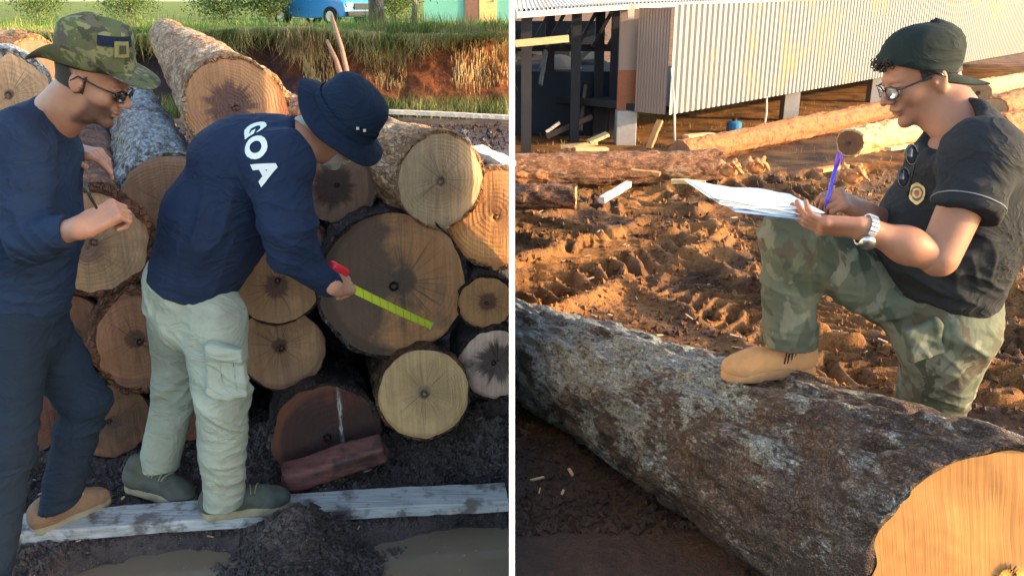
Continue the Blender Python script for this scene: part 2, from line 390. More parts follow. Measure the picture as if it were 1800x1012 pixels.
def mat_plain(name, col, rough=.6, var=.15, bump=.2, sc=20, metal=0.0, spec=.4, bd=.004):
    t = T(name); n = t.noise(sc, 5, .6); n2 = t.noise(sc * .13, 3, .6)
    c = t.mix(t.ma('MULTIPLY', n2, 1.0), tuple(x * (1 - var) for x in col), tuple(min(1, x * (1 + var)) for x in col))
    c = t.mix(t.ma('MULTIPLY', t.ramp(n, [(.3, 1), (.6, 0)]), var * 1.5), c, tuple(x * .6 for x in col))
    return t.fin(c, rough, t.bump(n, bump, bd), spec, metal)
def mat_cloth(name, col, rough=.9, weave=900, fold=.35, dirt=None, sheen=.0):
    t = T(name); n = t.noise(7, 4, .6); n2 = t.noise(60, 4, .6)
    c = t.mix(n, tuple(x * .75 for x in col), tuple(min(1, x * 1.25) for x in col))
    c = t.mix(t.ma('MULTIPLY', n2, .25), c, tuple(x * .6 for x in col))
    if dirt: c = t.mix(t.ma('MULTIPLY', t.ramp(t.noise(5, 5, .65, t.mp(loc=(4, 4, 4))), [(.55, 0), (.68, 1)]), .6), c, dirt)
    wv = t.noise(weave, 1, .5); rd = t.ma('POWER', t.ma('SUBTRACT', 1.0, t.ma('MULTIPLY', t.ma('ABSOLUTE', t.ma('SUBTRACT', t.noise(6, 3, .55, t.mp((1, 1, 1.7)), 1.2), .5)), 2.0)), 6.0)
    h = t.ma('ADD', t.ma('ADD', t.ma('MULTIPLY', t.noise(14, 3, .5, t.mp((1, 1, .5)), .8), .5), t.ma('MULTIPLY', rd, .7)), t.ma('MULTIPLY', wv, .05))
    return t.fin(c, rough, t.bump(h, fold, .02), .2)
def mat_camo(name, cols, sc=9, stretch=(1, 1, 1), fold=.3):
    t = T(name); v = t.mp(stretch); c = cols[0]
    for i, cc in enumerate(cols[1:]):
        m = t.ramp(t.noise(sc * (1 + .25 * i), 3, .55, t.mp(stretch, loc=(i * 5.3, i * 2.1, 1)), .4), [(.52 + .02 * i, 0), (.545 + .02 * i, 1)]); c = t.mix(m, c, cc)
    c = t.mix(.25, c, t.mix(t.noise(80, 3), tuple(x * .6 for x in cols[0]), tuple(x * 1.2 for x in cols[1])))
    return t.fin(c, .9, t.bump(t.noise(14, 4, .55, None, .8), fold, .02), .15)
def mat_wood(name, col, rough=.7, axis=(2, 30, 30), wear=None, bump=.5):
    t = T(name); g = t.noise(3, 6, .65, t.mp(axis)); g2 = t.noise(12, 4, .6)
    c = t.ramp(g, [(.25, tuple(x * .45 for x in col)), (.5, col), (.8, tuple(min(1, x * 1.3) for x in col))])
    if wear: c = t.mix(t.ma('MULTIPLY', t.ramp(g2, [(.5, 0), (.62, 1)]), .8), c, wear)
    return t.fin(c, rough, t.bump(t.ma('ADD', g, t.ma('MULTIPLY', g2, .4)), bump, .008), .3)

# ============================================================ ADDED DIVIDER between the two yards; its unseen panel shades the left one
mw = mat_plain("white_paint", (.86, .86, .86), .6, .03, .1, 30)
wall = empty('added_divider', (0, 2.9, 0), 'thin tall white divider, added to part the yards and shade the left one, standing end-on between the log stack and the sawmill yard', 'wall')
m_wdark = mat_wood('grey_divider_board', (.45, .44, .42), .9, (1, 1, 20))
for i, (ya, yb, nm_, mt_) in enumerate(((1.75, 1.80, 'divider_edge', mw), (1.80, 3.08, 'panel', m_wdark))):
    b = MB()
    V = [(-.0052, ya, 2.15), (.0052, ya, 2.15), (-.0078, ya, -.3), (.0078, ya, -.3)]
    V += [(-.0052, yb, 2.15), (.0052, yb, 2.15), (-.0078, yb, -.3), (.0078, yb, -.3)]
    b.add(V, [(0, 1, 3, 2), (4, 6, 7, 5), (0, 2, 6, 4), (1, 5, 7, 3), (0, 4, 5, 1), (2, 3, 7, 6)])
    b.build(nm_, mt_, wall)

# ============================================================ GROUND, left yard
mud_l = mat_soil("wet_dark_mud", (.125, .095, .088), (.034, .026, .027), .45, .55, 1.6, .5)
dirt_r = mat_soil("red_dirt", (.34, .150, .046), (.060, .030, .018), .50, .9, 1.2, shade_mud_near=3.55)  # near part carries the log's shade in its colour
def rows(y_near, y_far, ratio, extra_near=()):
    r = [y_near]
    while r[-1] < y_far: r.append(r[-1] * ratio)
    return list(extra_near) + r
def pud(x, y):   # puddle depression masks
    n_ = .22 * fbm(xyz(x * 4, y * 4, 1), 3, 4)
    a = 1 - sstep(-.14, .10, np.sqrt(((x + .08) / .56) ** 2 + ((y - 2.26 - .12 * (x + .5)) / .30) ** 2) - 1 + n_)
    c = 1 - sstep(-.14, .10, np.sqrt(((x + 1.14) / .36) ** 2 + ((y - 2.22) / .24) ** 2) - 1 + n_)
    return np.maximum(a, c)
def on_plank(x, y): return 1 - sstep(.05, .10, np.abs(y - (2.63 + .105 * x)))
def hL(x, y):
    x, y = np.asarray(x, float), np.asarray(y, float); near = 1 - sstep(5, 12, y)
    h = .035 * fbm(xyz(x * 1.6, y * 1.6, 0), 4, 3)
    cl = fbm(xyz(x * 13, y * 13, 0), 4, 9, .6); h = h + near * .030 * cl + near * .026 * np.maximum(0, fbm(xyz(x * 30, y * 30, 5), 3, 19)) 
    m = np.exp(-(((x + .66) / .20) ** 2 + ((y - 2.34) / .15) ** 2)) * .16 + np.exp(-(((x + .45) / .3) ** 2 + ((y - 2.62) / .07) ** 2)) * .035
    h = h + m * (1 + .35 * cl)
    h = h + .10 * np.exp(-(((x + .75) / .25) ** 2 + ((y - 3.0) / .2) ** 2)) * (1 + .6 * cl)
    h = h + .07 * sstep(2.85, 3.2, y) * near + .1 * np.exp(-(((x + .1) / .3) ** 2 + ((y - 3.1) / .25) ** 2)) * (1 + .8 * cl)
    h = h - .10 * pud(x, y)
    k = on_plank(x, y) * (1 - .9 * np.exp(-((x + .70) / .07) ** 2)); h = h * (1 - k) + np.minimum(h, .012) * k
    return h
def plank_flat(x, y, h):
    return h
def sheet(name, hf, rows_, cols, mat, kind_label, sgn):
    Y = np.array(rows_); S = np.array(cols)
    yy = np.repeat(Y[:, None], len(S), 1); xx = S[None, :] * np.maximum(yy, 1.3) * sgn
    z = hf(xx, yy); V = np.stack([xx, yy, z], -1).reshape(-1, 3); Q = grid_faces(len(Y), len(S))
    if sgn > 0: Q = Q[:, ::-1].copy()
    o = quads_obj(name, V, Q, mat); o['kind'] = 'structure'; return o
near_rows = [-30, -8, -3, -1, 0, .6, 1.0, 1.3, 1.6, 1.8]
cols = np.concatenate([np.linspace(0, .72, 330), np.linspace(.75, 1.2, 12), np.array([1.6, 2.4, 4, 8])])
gl = sheet('ground', hL, rows(2.0, 14.6, 1.0035, near_rows), cols, mud_l, '', -1)
# puddle water
tw = T("muddy_water"); cw = tw.mix(tw.noise(3, 4), (.17, .12, .08), (.26, .19, .13))
mwat = tw.fin(cw, .07, tw.bump(tw.noise(9, 2), .05, .01), .5)
pv = [(-2.0, 1.5, -.052), (-.001, 1.5, -.052), (-.001, 2.72, -.052), (-2.0, 2.72, -.052)]
o = mesh_obj('puddle_water', pv, [(0, 1, 2, 3)], mwat, smooth=False); o['kind'] = 'structure'

# bank of red earth with a grass field on top
tb = T("bank_earth"); nb = tb.noise(.5, 5, .6); nb2 = tb.noise(9, 6, .7); zz = tb.sep(tb.co)
cb = tb.ramp(tb.ma('ADD', tb.ma('MULTIPLY', zz[0], .13), tb.ma('ADD', nb, .50)), [(.40, (.03, .024, .035)), (.60, (.12, .045, .026)), (.85, (.22, .075, .035))])  # darker to the left: overhang's shade painted into the earth colour
cb = tb.mix(tb.ramp(tb.ma('ADD', tb.ma('MULTIPLY', zz[2], 1.2), tb.ma('MULTIPLY', nb2, .6)), [(.35, .8), (.75, 0)]), cb, (.07, .075, .03))
cb = tb.mix(tb.ma('MULTIPLY', tb.ramp(nb2, [(.4, 1), (.55, 0)]), .6), cb, (.03, .02, .02))
m_bank = tb.fin(cb, .95, tb.bump(nb2, 1, .08), .1)
nx, nz = 260, 40; X = np.linspace(-16, -.004, nx)[:, None]; Zt = np.linspace(0, 1, nz)[None, :]
X, Zt = np.broadcast_arrays(X, Zt)
prof = .55 * (1 - Zt) ** 2 + .28 * fbm(xyz(X * 1.1, Zt * 1.5, 0), 4, 5) + .10 * fbm(xyz(X * 5, Zt * 6, 0), 3, 6) - .12 * sstep(.8, 1, Zt)
YB = 14.4 - prof; ZB = -.05 + Zt * (1.27 + .05 * np.sin(X * 1.3))
V = np.stack([X, YB, ZB], -1).reshape(-1, 3)
o = quads_obj('bank', V, grid_faces(nx, nz), m_bank); o['kind'] = 'structure'
tg = T("grass_field"); cg = tg.ramp(tg.ma('ADD', tg.noise(1.2, 5), tg.ma('MULTIPLY', tg.noise(30, 4), .3)), [(.4, (.05, .09, .02)), (.62, (.16, .22, .05)), (.8, (.26, .26, .09))])
m_grassf = tg.fin(cg, .95, tg.bump(tg.noise(40, 4), 1, .1), .1)
def zf(x, y): return 1.20 + .05 * np.sin(x * 1.3) * np.exp(-(y - 14.3) / 3) - .018 * np.clip(y - 14.2, 0, 26) + .05 * fbm(xyz(x * .4, y * .4), 3)
Yf = np.array(rows(14.15, 900, 1.03)); Xf = np.linspace(-1.2, 0, 60)
yy = np.repeat(Yf[:, None], 60, 1); xx = Xf[None] * yy; V = np.stack([xx, yy, np.where(yy < 60, zf(xx, yy), .73)], -1).reshape(-1, 3)
o = quads_obj('field', V, grid_faces(len(Yf), 60)[:, ::-1].copy(), m_grassf); o['kind'] = 'structure'

def blades(name, pts, hts, wd, mat, lean=.35, down=False, seed=1, kind='stuff', spread=1.0):
    rg = np.random.default_rng(seed); n = len(pts); a = rg.uniform(0, 2 * np.pi, n); ln = rg.uniform(0, lean, n) * hts
    dx, dy = np.cos(a) * ln, np.sin(a) * ln; s = -1.0 if down else 1.0; f = rg.uniform(0, np.pi, n); wx, wy = np.cos(f) * wd, np.sin(f) * wd
    base = pts; mid = base + np.stack([dx * .35, dy * .35, s * hts * .55], 1); top = base + np.stack([dx, dy, s * hts], 1)
    W = np.stack([wx, wy, np.zeros(n)], 1)
    V = np.stack([base - W, base + W, mid + W * .7, mid - W * .7, top + W * .12, top - W * .12], 1).reshape(-1, 3)
    i = np.arange(n)[:, None] * 6; Q = np.concatenate([i + np.array([[0, 1, 2, 3]]), i + np.array([[3, 2, 4, 5]])])
    o = quads_obj(name, V, Q, mat, smooth=False)
    if kind: o['kind'] = kind
    return o
def mat_leaf(name, c1, c2, c3, sc=3):
    t = T(name); c = t.ramp(t.ma('ADD', t.noise(sc, 3), t.ma('MULTIPLY', t.ma('SUBTRACT', t.noise(sc * 25, 2), .5), .6)), [(.35, c1), (.5, c2), (.68, c3)])
    m = t.fin(c, .7, None, .2); t.b.inputs["Subsurface Weight"].default_value = 0
    tr = t.n("ShaderNodeBsdfTranslucent"); t.put(tr.inputs[0], c); mx = t.n("ShaderNodeMixShader"); mx.inputs[0].default_value = .3
    out = t.t.nodes["Material Output"]; t.t.links.new(t.b.outputs[0], mx.inputs[1]); t.t.links.new(tr.outputs[0], mx.inputs[2]); t.t.links.new(mx.outputs[0], out.inputs[0])
    return m
rg = np.random.default_rng(3)
m_gr = mat_leaf("grass_blades", (.06, .13, .025), (.17, .26, .05), (.36, .34, .12), 1.2)
n = 60000; yb = 14.05 + (rg.random(n) ** 2.2) * 26; xb = -rg.random(n) * (yb * .72) - .02
lush = np.clip(.5 + fbm(xyz(xb * .8, yb * .5), 3, 4), .15, 1)
blades('grass', np.stack([xb, yb, zf(xb, yb) - .03], 1), (.07 + .16 * rg.random(n) + .25 * (rg.random(n) > .97)) * lush * (1 + (yb - 14) * .01), .009 + .0006 * (yb - 14), m_gr, .5)
m_dry = mat_leaf("dry_roots", (.16, .10, .05), (.42, .30, .14), (.62, .50, .28), 2)
n = 6500; xb = -rg.random(n) * 11; xb = xb[(1.3 * fbm(xyz(xb * 2.2, 0 * xb), 3, 8) + .35 * sstep(-4.0, -2.2, xb) + .25 * rg.random(n)) > .30]; n = len(xb)
zb = .45 + rg.random(n) * .85
tt = (zb + .05) / 1.27; yb = 14.4 - (.55 * (1 - tt) ** 2 + .28 * fbm(xyz(xb * 1.1, tt * 1.5), 4, 5) - .12 * sstep(.8, 1, tt)) - .08
blades('hanging_dry_grass', np.stack([xb, yb, zb], 1), (.08 + .55 * rg.random(n) ** 2) * (1 + .8 * vnoise(xyz(xb * 3, 0 * xb), 5)), .006, m_dry, .45, True, 5)
n = 9000; xb = -rg.random(n) * 11; m_lip = mat_leaf('lip_grass', (.08, .11, .03), (.25, .25, .09), (.5, .42, .2), 2)
blades('overhanging_grass', np.stack([xb, 14.12 - .3 * rg.random(n), 1.24 + .05 * np.sin(xb * 1.3) + .05 * rg.random(n)], 1), (.05 + .35 * rg.random(n) ** 3) * (1 + .9 * vnoise(xyz(xb * 2, 0 * xb), 15)), .006, m_lip, 1.2, True, 25)
xb2 = -rg.random(2600) * 11; xb2 = xb2[vnoise(xyz(xb2 * 1.5, 0 * xb2), 3) > .1]
blades('tall_grass_tufts', np.stack([xb2, 14.1 + .3 * rg.random(len(xb2)), 0 * xb2 + 1.2], 1), .12 + .25 * rg.random(len(xb2)), .006, m_lip, .6, False, 26)
# low weeds at the foot of the bank
n = 5000; xb = -rg.random(n) * 9; yb = 13.2 + rg.random(n) * .8
blades('weeds', np.stack([xb, yb, 0 * xb], 1), .08 + .28 * rg.random(n), .007, mat_leaf("weeds", (.05, .08, .03), (.15, .19, .06), (.33, .29, .13), 2), .6, False, 8)

# ============================================================ GROUND, right yard
TRACKS = []
def trk(pts, w_, amp, fr, sgn=1): TRACKS.append((np.array(pts, float), w_, amp, fr, sgn))
def G(px, py):  # ground pixel -> x,y on the right yard (flat approx)
    for y in np.arange(1.5, 40, .01):
        p = P(px, py, y)
        if p.z <= base_r(y): return (p.x, p.y)
    return (p.x, p.y)
def base_r(y): return .25 - .15 * np.clip(y - 1.6, 0, 2.4) - .054 * np.clip(y - 4, 0, 9.2)
trk([G(1760, 700), G(1480, 640), G(1330, 560), G(1150, 470), G(1000, 420), G(905, 400)], .34, .055, 34)
trk([G(1420, 330), G(1250, 400), G(1100, 450), G(980, 490), G(880, 530)], .40, .06, 27, -1)
trk([G(1800, 560), G(1560, 500), G(1340, 440), G(1180, 385), G(1000, 352)], .40, .055, 25)
trk([G(1230, 330), G(1080, 350), G(905, 372)], .38, .06, 20, -1)
trk([G(1800, 640), G(1700, 600), G(1560, 590), G(1450, 520), G(1330, 400)], .34, .05, 36, -1)
trk([G(1560, 300), G(1400, 320), G(1200, 352), G(905, 345)], .5, .07, 15)
def hR(x, y):
    x, y = np.asarray(x, float), np.asarray(y, float); near = 1 - sstep(9, 16, y)
    cl = fbm(xyz(x * 9, y * 9, 2), 4, 29, .6)
    h = base_r(y) + near * (.07 * fbm(xyz(x * 1.3, y * 1.3, 0), 3, 13) + .011 * cl + .008 * np.maximum(0, fbm(xyz(x * 5, y * 5, 7), 3, 31)))
    h = h + near * .012 * np.maximum(0, fbm(xyz(x * 26, y * 26, 5), 3, 39) - .1)
    cont = np.zeros(x.shape)
    for pts, w_, amp, fr, sg in TRACKS:
        best = np.full(x.shape, 9.0); S = np.zeros(x.shape); D = np.zeros(x.shape); acc = 0
        for a, b_ in zip(pts[:-1], pts[1:]):
            ab = b_ - a; L = np.hypot(*ab); ux, uy = ab / L; rx, ry = x - a[0], y - a[1]
            t = np.clip(rx * ux + ry * uy, 0, L); dx, dy = rx - t * ux, ry - t * uy; d = np.hypot(dx, dy); sd = rx * uy - ry * ux
            m = d < best; best = np.where(m, d, best); S = np.where(m, acc + t, S); D = np.where(m, np.sign(sd) * d, D); acc += L
        wob = .03 * vnoise(xyz(x * 4, y * 4, 3), 5)
        inm = 1 - sstep(w_ * .85, w_ * 1.1, best + wob); rim = np.exp(-((best + wob - w_ * 1.18) / (.22 * w_)) ** 2)
        lug = np.sin((S + sg * np.abs(D) * .9 + .05 * vnoise(xyz(x * 7, y * 7, 1), 6)) * fr)
        lug = np.sign(lug) * np.abs(lug) ** .75 * .8
        worn = np.clip(.95 + .8 * vnoise(xyz(x * 1.7, y * 1.7, 9), 7), .15, 1)
        cont = cont * (1 - inm) + (inm * (-.05 + 1.55 * amp * lug * worn - .020 * cl) + rim * .07 * worn * (1 + .45 * cl))
    h = h + near * np.clip(cont, -.12, .085)
    return h
cols = np.concatenate([np.linspace(0, .74, 420), np.linspace(.77, 1.2, 12), np.array([1.6, 2.4, 4, 8])])
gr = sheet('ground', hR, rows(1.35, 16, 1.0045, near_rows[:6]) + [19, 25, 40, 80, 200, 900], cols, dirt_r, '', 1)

# ============================================================ LOGS
def local_obj(name, V, Q, mat, parent, smooth=True):
    sv_ = parent.location.copy(); o = quads_obj(name, V, Q, mat, None, smooth); o.parent = parent; return o
def zdepth(px, py, y):
    v = (506 - py) / FPX; return y / (math.cos(PITCH) + v * math.sin(PITCH))
def make_log(label, E, D, L, r0, r1, m_b, m_c, name='log', seed=0, bt=.018, irr=.075, disp=.015, oval=1.0, nphi=110, nl=90, flute=0, group=None, clip=False, face_tilt=(0, 0), bend=0.0, rough_end=.006, cat='log', rag=.012):
    D = Vector(D).normalized(); Mx = frame(E, D, (0, 0, 1))  # local X along the log
    # re-map so that local Z runs along the log
    Rm = Matrix((Mx.to_3x3() @ Vector((0, 1, 0)), Mx.to_3x3() @ Vector((0, 0, 1)), Mx.to_3x3() @ Vector((1, 0, 0)))).transposed()
    root = empty(name, E, label, cat, group); root.rotation_euler = Rm.to_euler()
    ph = np.linspace(0, 2 * np.pi, nphi, endpoint=False); cx, sx = np.cos(ph), np.sin(ph)
    def rad(z, ph_c, ph_s):
        b_ = r0 + (r1 - r0) * (z / L)
        p = xyz(ph_c * 1.4 + seed * 3.7, ph_s * 1.4, z * .5); o_ = 1 + irr * fbm(p, 3, seed)
        if flute: o_ = o_ + flute * np.abs(vnoise(xyz(ph_c * 2.2 + seed, ph_s * 2.2, z * .15), seed + 5))
        return b_ * o_
    Z = np.concatenate([np.linspace(0, min(.5, L * .3), nl // 3, endpoint=False), np.linspace(min(.5, L * .3), L, nl - nl // 3)])[:, None]
    C, S = cx[None, :] + 0 * Z, sx[None, :] + 0 * Z; Rr = rad(Z, C, S)
    q = xyz(C * r0 * 14 + seed, S * r0 * 14, Z * 5.5); fl = fbm(q, 4, seed + 11, .6)
    pl = np.clip(vnoise(xyz(C * r0 * 26, S * r0 * 26 + seed, Z * 11), seed + 3) * 3, -1, 1)
    dd = disp * (fl + .45 * pl); zfac = np.ones_like(Z); zfac[0] = .3
    Ro = Rr + dd * zfac; ragz = np.zeros_like(Ro); ragz[0] = -rag * np.abs(vnoise(xyz(cx * 7, sx * 7, seed), 4))
    bx = bend * np.sin(np.pi * Z / L)
    Vt = np.stack([C * Ro + bx, S * Ro * oval, Z + ragz], -1)
    Ri = (rad(np.zeros((1, 1)), cx[None], sx[None]) - bt * (1 + .5 * vnoise(xyz(cx * 5, sx * 5, seed), 8))[None])
    ring = np.stack([cx[None] * Ri, sx[None] * Ri * oval, np.zeros_like(Ri) + .002], -1)
    # end cap far
    Vb = np.concatenate([ring, Vt], 0); nrow = Vb.shape[0]
    V = Vb.reshape(-1, 3); Q = grid_faces(nrow, nphi, True)
    far = len(V); 
    lobj = local_obj('bark', V, Q[:, ::-1].copy(), m_b, root)
    # cut face: rings of concentric quads
    k = np.linspace(0, 1, 16)[1:, None]; Cf = cx[None] * (Ri + .002) * k; Sf = sx[None] * (Ri + .002) * oval * k
    Zf = rough_end * fbm(xyz(Cf * 9, Sf * 9, seed), 3, 2) - .001
    Vf = np.stack([Cf, Sf, Zf], -1).reshape(-1, 3); Qf = grid_faces(15, nphi, True)
    # centre fan as degenerate-free ngon triangles
    c0 = len(Vf); Vf = np.concatenate([Vf, [Vf[:nphi].mean(0)]]); tri = np.stack([np.full(nphi, c0), (np.arange(nphi) + 1) % nphi, np.arange(nphi)], 1)
    me = bpy.data.meshes.new('cut_face'); me.from_pydata(Vf.tolist(), [], Qf[:, ::-1].tolist() + tri[:, ::-1].tolist() if False else [tuple(q_[::-1]) for q_ in Qf.tolist()] + [tuple(x) for x in tri.tolist()])
    me.polygons.foreach_set("use_smooth", [True] * len(me.polygons)); me.update()
    fo = bpy.data.objects.new('cut_face', me); COL.objects.link(fo); fo.parent = root; me.materials.append(m_c)
    # far end
    Vc = Vt[-1].copy(); me2 = bpy.data.meshes.new('cut_face'); me2.from_pydata(Vc.tolist(), [], [tuple(range(nphi))]); me2.materials.append(m_c)
    f2 = bpy.data.objects.new('cut_face', me2); COL.objects.link(f2); f2.parent = root
    if face_tilt != (0, 0):
        for oo in (lobj, fo):
            co = np.zeros(len(oo.data.vertices) * 3); oo.data.vertices.foreach_get("co", co); co = co.reshape(-1, 3)
            wgt = np.clip(1 - co[:, 2] / (L * .5), 0, 1)
            co[:, 2] += (co[:, 0] * face_tilt[0] + co[:, 1] * face_tilt[1]) * wgt
            oo.data.vertices.foreach_set("co", co.ravel()); oo.data.update()
    bpy.context.view_layer.update()
    if clip:
        for oo in (lobj, fo, f2):
            bm = bmesh.new(); bm.from_mesh(oo.data); Mw = root.matrix_world; Wi = Mw.inverted()
            pc = Wi @ Vector((clip * .004, 0, 0)); nn = (Wi.to_3x3() @ Vector((1, 0, 0))).normalized()
            bmesh.ops.bisect_plane(bm, geom=bm.verts[:] + bm.edges[:] + bm.faces[:], plane_co=pc, plane_no=nn * (1 if clip < 0 else -1), clear_outer=True)
            bm.to_mesh(oo.data); bm.free()
            if len(oo.data.vertices) == 0: bpy.data.objects.remove(oo)
    return root
def LG(label, cx, cy, rp, y, vp, L, m_b, cut, taper=.85, rc=None, **kw):
    """log seen end-on: face centre and bark radius in photo px, distance, vanishing direction"""
    E = P(cx, cy, y); z = zdepth(cx, cy, y); r = rp * 1.03 * z / FPX
    D = P(vp[0], vp[1], 100) - Vector((0, 0, CAM_H)) if len(vp) == 2 else P(vp[0], vp[1], vp[2]) - E
    seed = kw.get('seed', 0)
    c = dict(cut); c['col'] = (min(1, c['col'][0] * 1.12), c['col'][1] * .93, c['col'][2] * .86); c.setdefault('da', .22); c.setdefault('dirt', (.10, .065, .05)); mc = mat_cut("cut_%d" % seed, r, seed=seed, **c)
    return make_log(label, E, D, L, r, r * taper, m_b, mc, **kw)
GL = 'logs stacked in the pile behind the two men'
bk_brown = mat_bark("bark_brown", (.03, .02, .016), (.13, .075, .045), (.30, .27, .24), .25, .3)
bk_orange = mat_bark("bark_orange", (.10, .045, .02), (.42, .22, .10), (.66, .48, .32), .55, .45)
bk_silver = mat_bark("bark_silver", (.03, .028, .028), (.13, .12, .115), (.48, .49, .50), .85, .05)
bk_dark = mat_bark("bark_dark", (.012, .010, .012), (.045, .035, .035), (.18, .18, .19), .15, .1)
bk_red = mat_bark("bark_red", (.04, .022, .018), (.20, .09, .06), (.26, .2, .18), .2, .6)
tan = (.50, .33, .17); pale = (.66, .50, .29); org = (.60, .33, .15)
LG('thick log with flaky orange bark and dark star-shaped heart, topmost mid pile', 415, 190, 86, 3.25, (222, -10), 6.3, bk_orange, dict(col=(.48, .30, .16), heart=(.07, .04, .05), hr=.5, star=.9, rim=(.22, .07, .03)), seed=1, group=GL, disp=.016, bt=.014)
LG('silver-barked log with an upright split of pale wood in its cut end', 300, 352, 80, 3.1, (150, -20), 4.6, bk_silver, dict(col=(.34, .22, .13), hr=.1, rim=(.3, .2, .14), da=.25), seed=2, group=GL, bt=.012, irr=.06)
LG('broad log with red-brown bark and pale ringed face right behind the writing man', 165, 425, 100, 2.97, (95, -10), 4.2, bk_red, dict(col=(.56, .40, .23), heart=(.30, .17, .12), hr=.3, star=.5, rim=(.3, .12, .06), ang=1.1), seed=3, group=GL, bt=.034)
LG('pale-faced log at the far left above the writing man\'s shoulder', 14, 168, 76, 3.25, (-80, -10), 2.3, bk_silver, dict(col=(.55, .43, .27), hr=.1, rim=(.5, .48, .42)), seed=4, group=GL, bt=.02)
LG('upper log with orange flaky bark lying crosswise at the far left of the pile', 65, 125, 58, 4.15, (-300, 40, 5.4), 2.6, bk_orange, dict(col=(.3, .2, .12)), seed=5, group=GL, disp=.018)
LG('irregular log with a big dark heart peeking out below the boonie hat', 592, 325, 66, 3.12, (330, 0), 4.6, bk_silver, dict(col=(.36, .25, .18), heart=(.045, .025, .03), hr=.62, star=.6, rim=(.1, .06, .05)), seed=6, group=GL, irr=.13, bt=.006)
LG('clean round log with red-orange bark and pale face right of the boonie hat', 775, 318, 84, 3.05, (470, 205, 5.0), 2.6, bk_orange, dict(col=(.50, .42, .27), heart=(.26, .19, .13), hr=.15, star=.3, rim=(.2, .12, .08), da=.12), seed=7, group=GL, bt=.013, irr=.03)
LG('largest log, its dark muddy face measured with the yellow tape', 692, 503, 130, 2.98, (420, 60), 4.2, bk_dark, dict(col=(.47, .28, .14), heart=(.12, .075, .06), hr=.2, star=.3, rim=(.07, .05, .04), dirt=(.085, .065, .055), da=.55, dg=(-.34, .04)), seed=8, group=GL, irr=.05, bt=.012)
LG('bright orange sunlit log at the right end of the pile', 872, 382, 88, 3.12, (905, 338, 5.6), 2.6, bk_orange, dict(col=(.80, .44, .17), heart=(.4, .16, .05), hr=.16, star=.4, rim=(.6, .2, .06), ang=.2), seed=9, group=GL, clip=-1, irr=.08, bt=.016)
LG('small round log with dark heart under the sunlit log', 855, 532, 50, 3.02, (760, 0), 3.6, bk_dark, dict(col=(.60, .36, .15), heart=(.12, .05, .035), hr=.36, star=.6), seed=10, group=GL, bt=.01, clip=-1)
LG('dark log with a peeled whitish patch on its end, lower right', 868, 640, 66, 3.0, (740, 60), 3.4, bk_dark, dict(col=(.56, .47, .40), heart=(.05, .035, .035), hr=.6, star=.9, dirt=(.035, .028, .03), da=.78), seed=11, group=GL, bt=.012, irr=.1, clip=-1, rough_end=.02)
LG('yellow-faced log with crisp growth rings, lowest at the right of the pile', 746, 692, 80, 2.87, (540, 300), 3.0, bk_brown, dict(col=(.72, .56, .28), heart=(.30, .22, .14), hr=.17, star=.2, rim=(.35, .18, .08), ang=1.35), seed=12, group=GL, bt=.008, irr=.05)
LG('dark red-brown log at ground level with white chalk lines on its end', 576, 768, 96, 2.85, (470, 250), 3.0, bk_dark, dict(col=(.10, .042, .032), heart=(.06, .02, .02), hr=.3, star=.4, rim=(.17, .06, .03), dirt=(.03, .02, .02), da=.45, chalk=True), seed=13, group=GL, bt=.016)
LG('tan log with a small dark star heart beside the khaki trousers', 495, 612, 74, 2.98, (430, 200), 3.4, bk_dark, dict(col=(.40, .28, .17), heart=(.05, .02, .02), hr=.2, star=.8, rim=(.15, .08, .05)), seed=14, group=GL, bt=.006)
LG('tan log with dark heart behind the reaching forearm', 488, 494, 78, 2.92, (400, 100), 3.4, bk_dark, dict(col=(.50, .34, .19), heart=(.09, .045, .04), hr=.3, star=.9, rim=(.2, .1, .06)), seed=15, group=GL, bt=.006, irr=.06)
LG('partly hidden brown log with a thick bark edge above the reaching forearm', 520, 440, 58, 3.06, (420, 100), 3.2, bk_red, dict(col=(.42, .26, .16), heart=(.1, .05, .04), hr=.2), seed=16, group=GL, bt=.016)
LG('brown oval log between the two men with pinkish bark', 245, 600, 76, 3.0, (140, 100), 3.6, bk_red, dict(col=(.36, .20, .11), heart=(.08, .04, .03), hr=.25, star=.7, rim=(.16, .08, .06), da=.15), seed=17, group=GL, oval=1.28, bt=.022, irr=.07)
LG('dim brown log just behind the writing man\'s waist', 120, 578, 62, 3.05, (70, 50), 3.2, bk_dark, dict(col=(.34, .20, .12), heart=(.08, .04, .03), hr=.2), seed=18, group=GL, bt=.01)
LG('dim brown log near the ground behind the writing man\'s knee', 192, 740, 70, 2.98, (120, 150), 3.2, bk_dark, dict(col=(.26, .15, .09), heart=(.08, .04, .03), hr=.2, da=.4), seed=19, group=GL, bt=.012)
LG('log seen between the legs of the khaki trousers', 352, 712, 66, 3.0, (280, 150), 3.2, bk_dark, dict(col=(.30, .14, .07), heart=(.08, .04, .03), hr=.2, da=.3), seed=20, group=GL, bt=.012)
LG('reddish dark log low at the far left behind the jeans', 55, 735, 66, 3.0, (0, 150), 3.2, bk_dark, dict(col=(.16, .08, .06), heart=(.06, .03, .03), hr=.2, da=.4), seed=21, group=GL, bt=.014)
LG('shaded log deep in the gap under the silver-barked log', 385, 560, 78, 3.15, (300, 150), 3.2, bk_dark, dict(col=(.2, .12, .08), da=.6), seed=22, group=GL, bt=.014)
LG('shaded log at the far left edge of the pile behind the writing man', 15, 520, 100, 3.1, (-50, 150), 3.2, bk_dark, dict(col=(.3, .19, .11), da=.3), seed=23, group=GL, bt=.014)
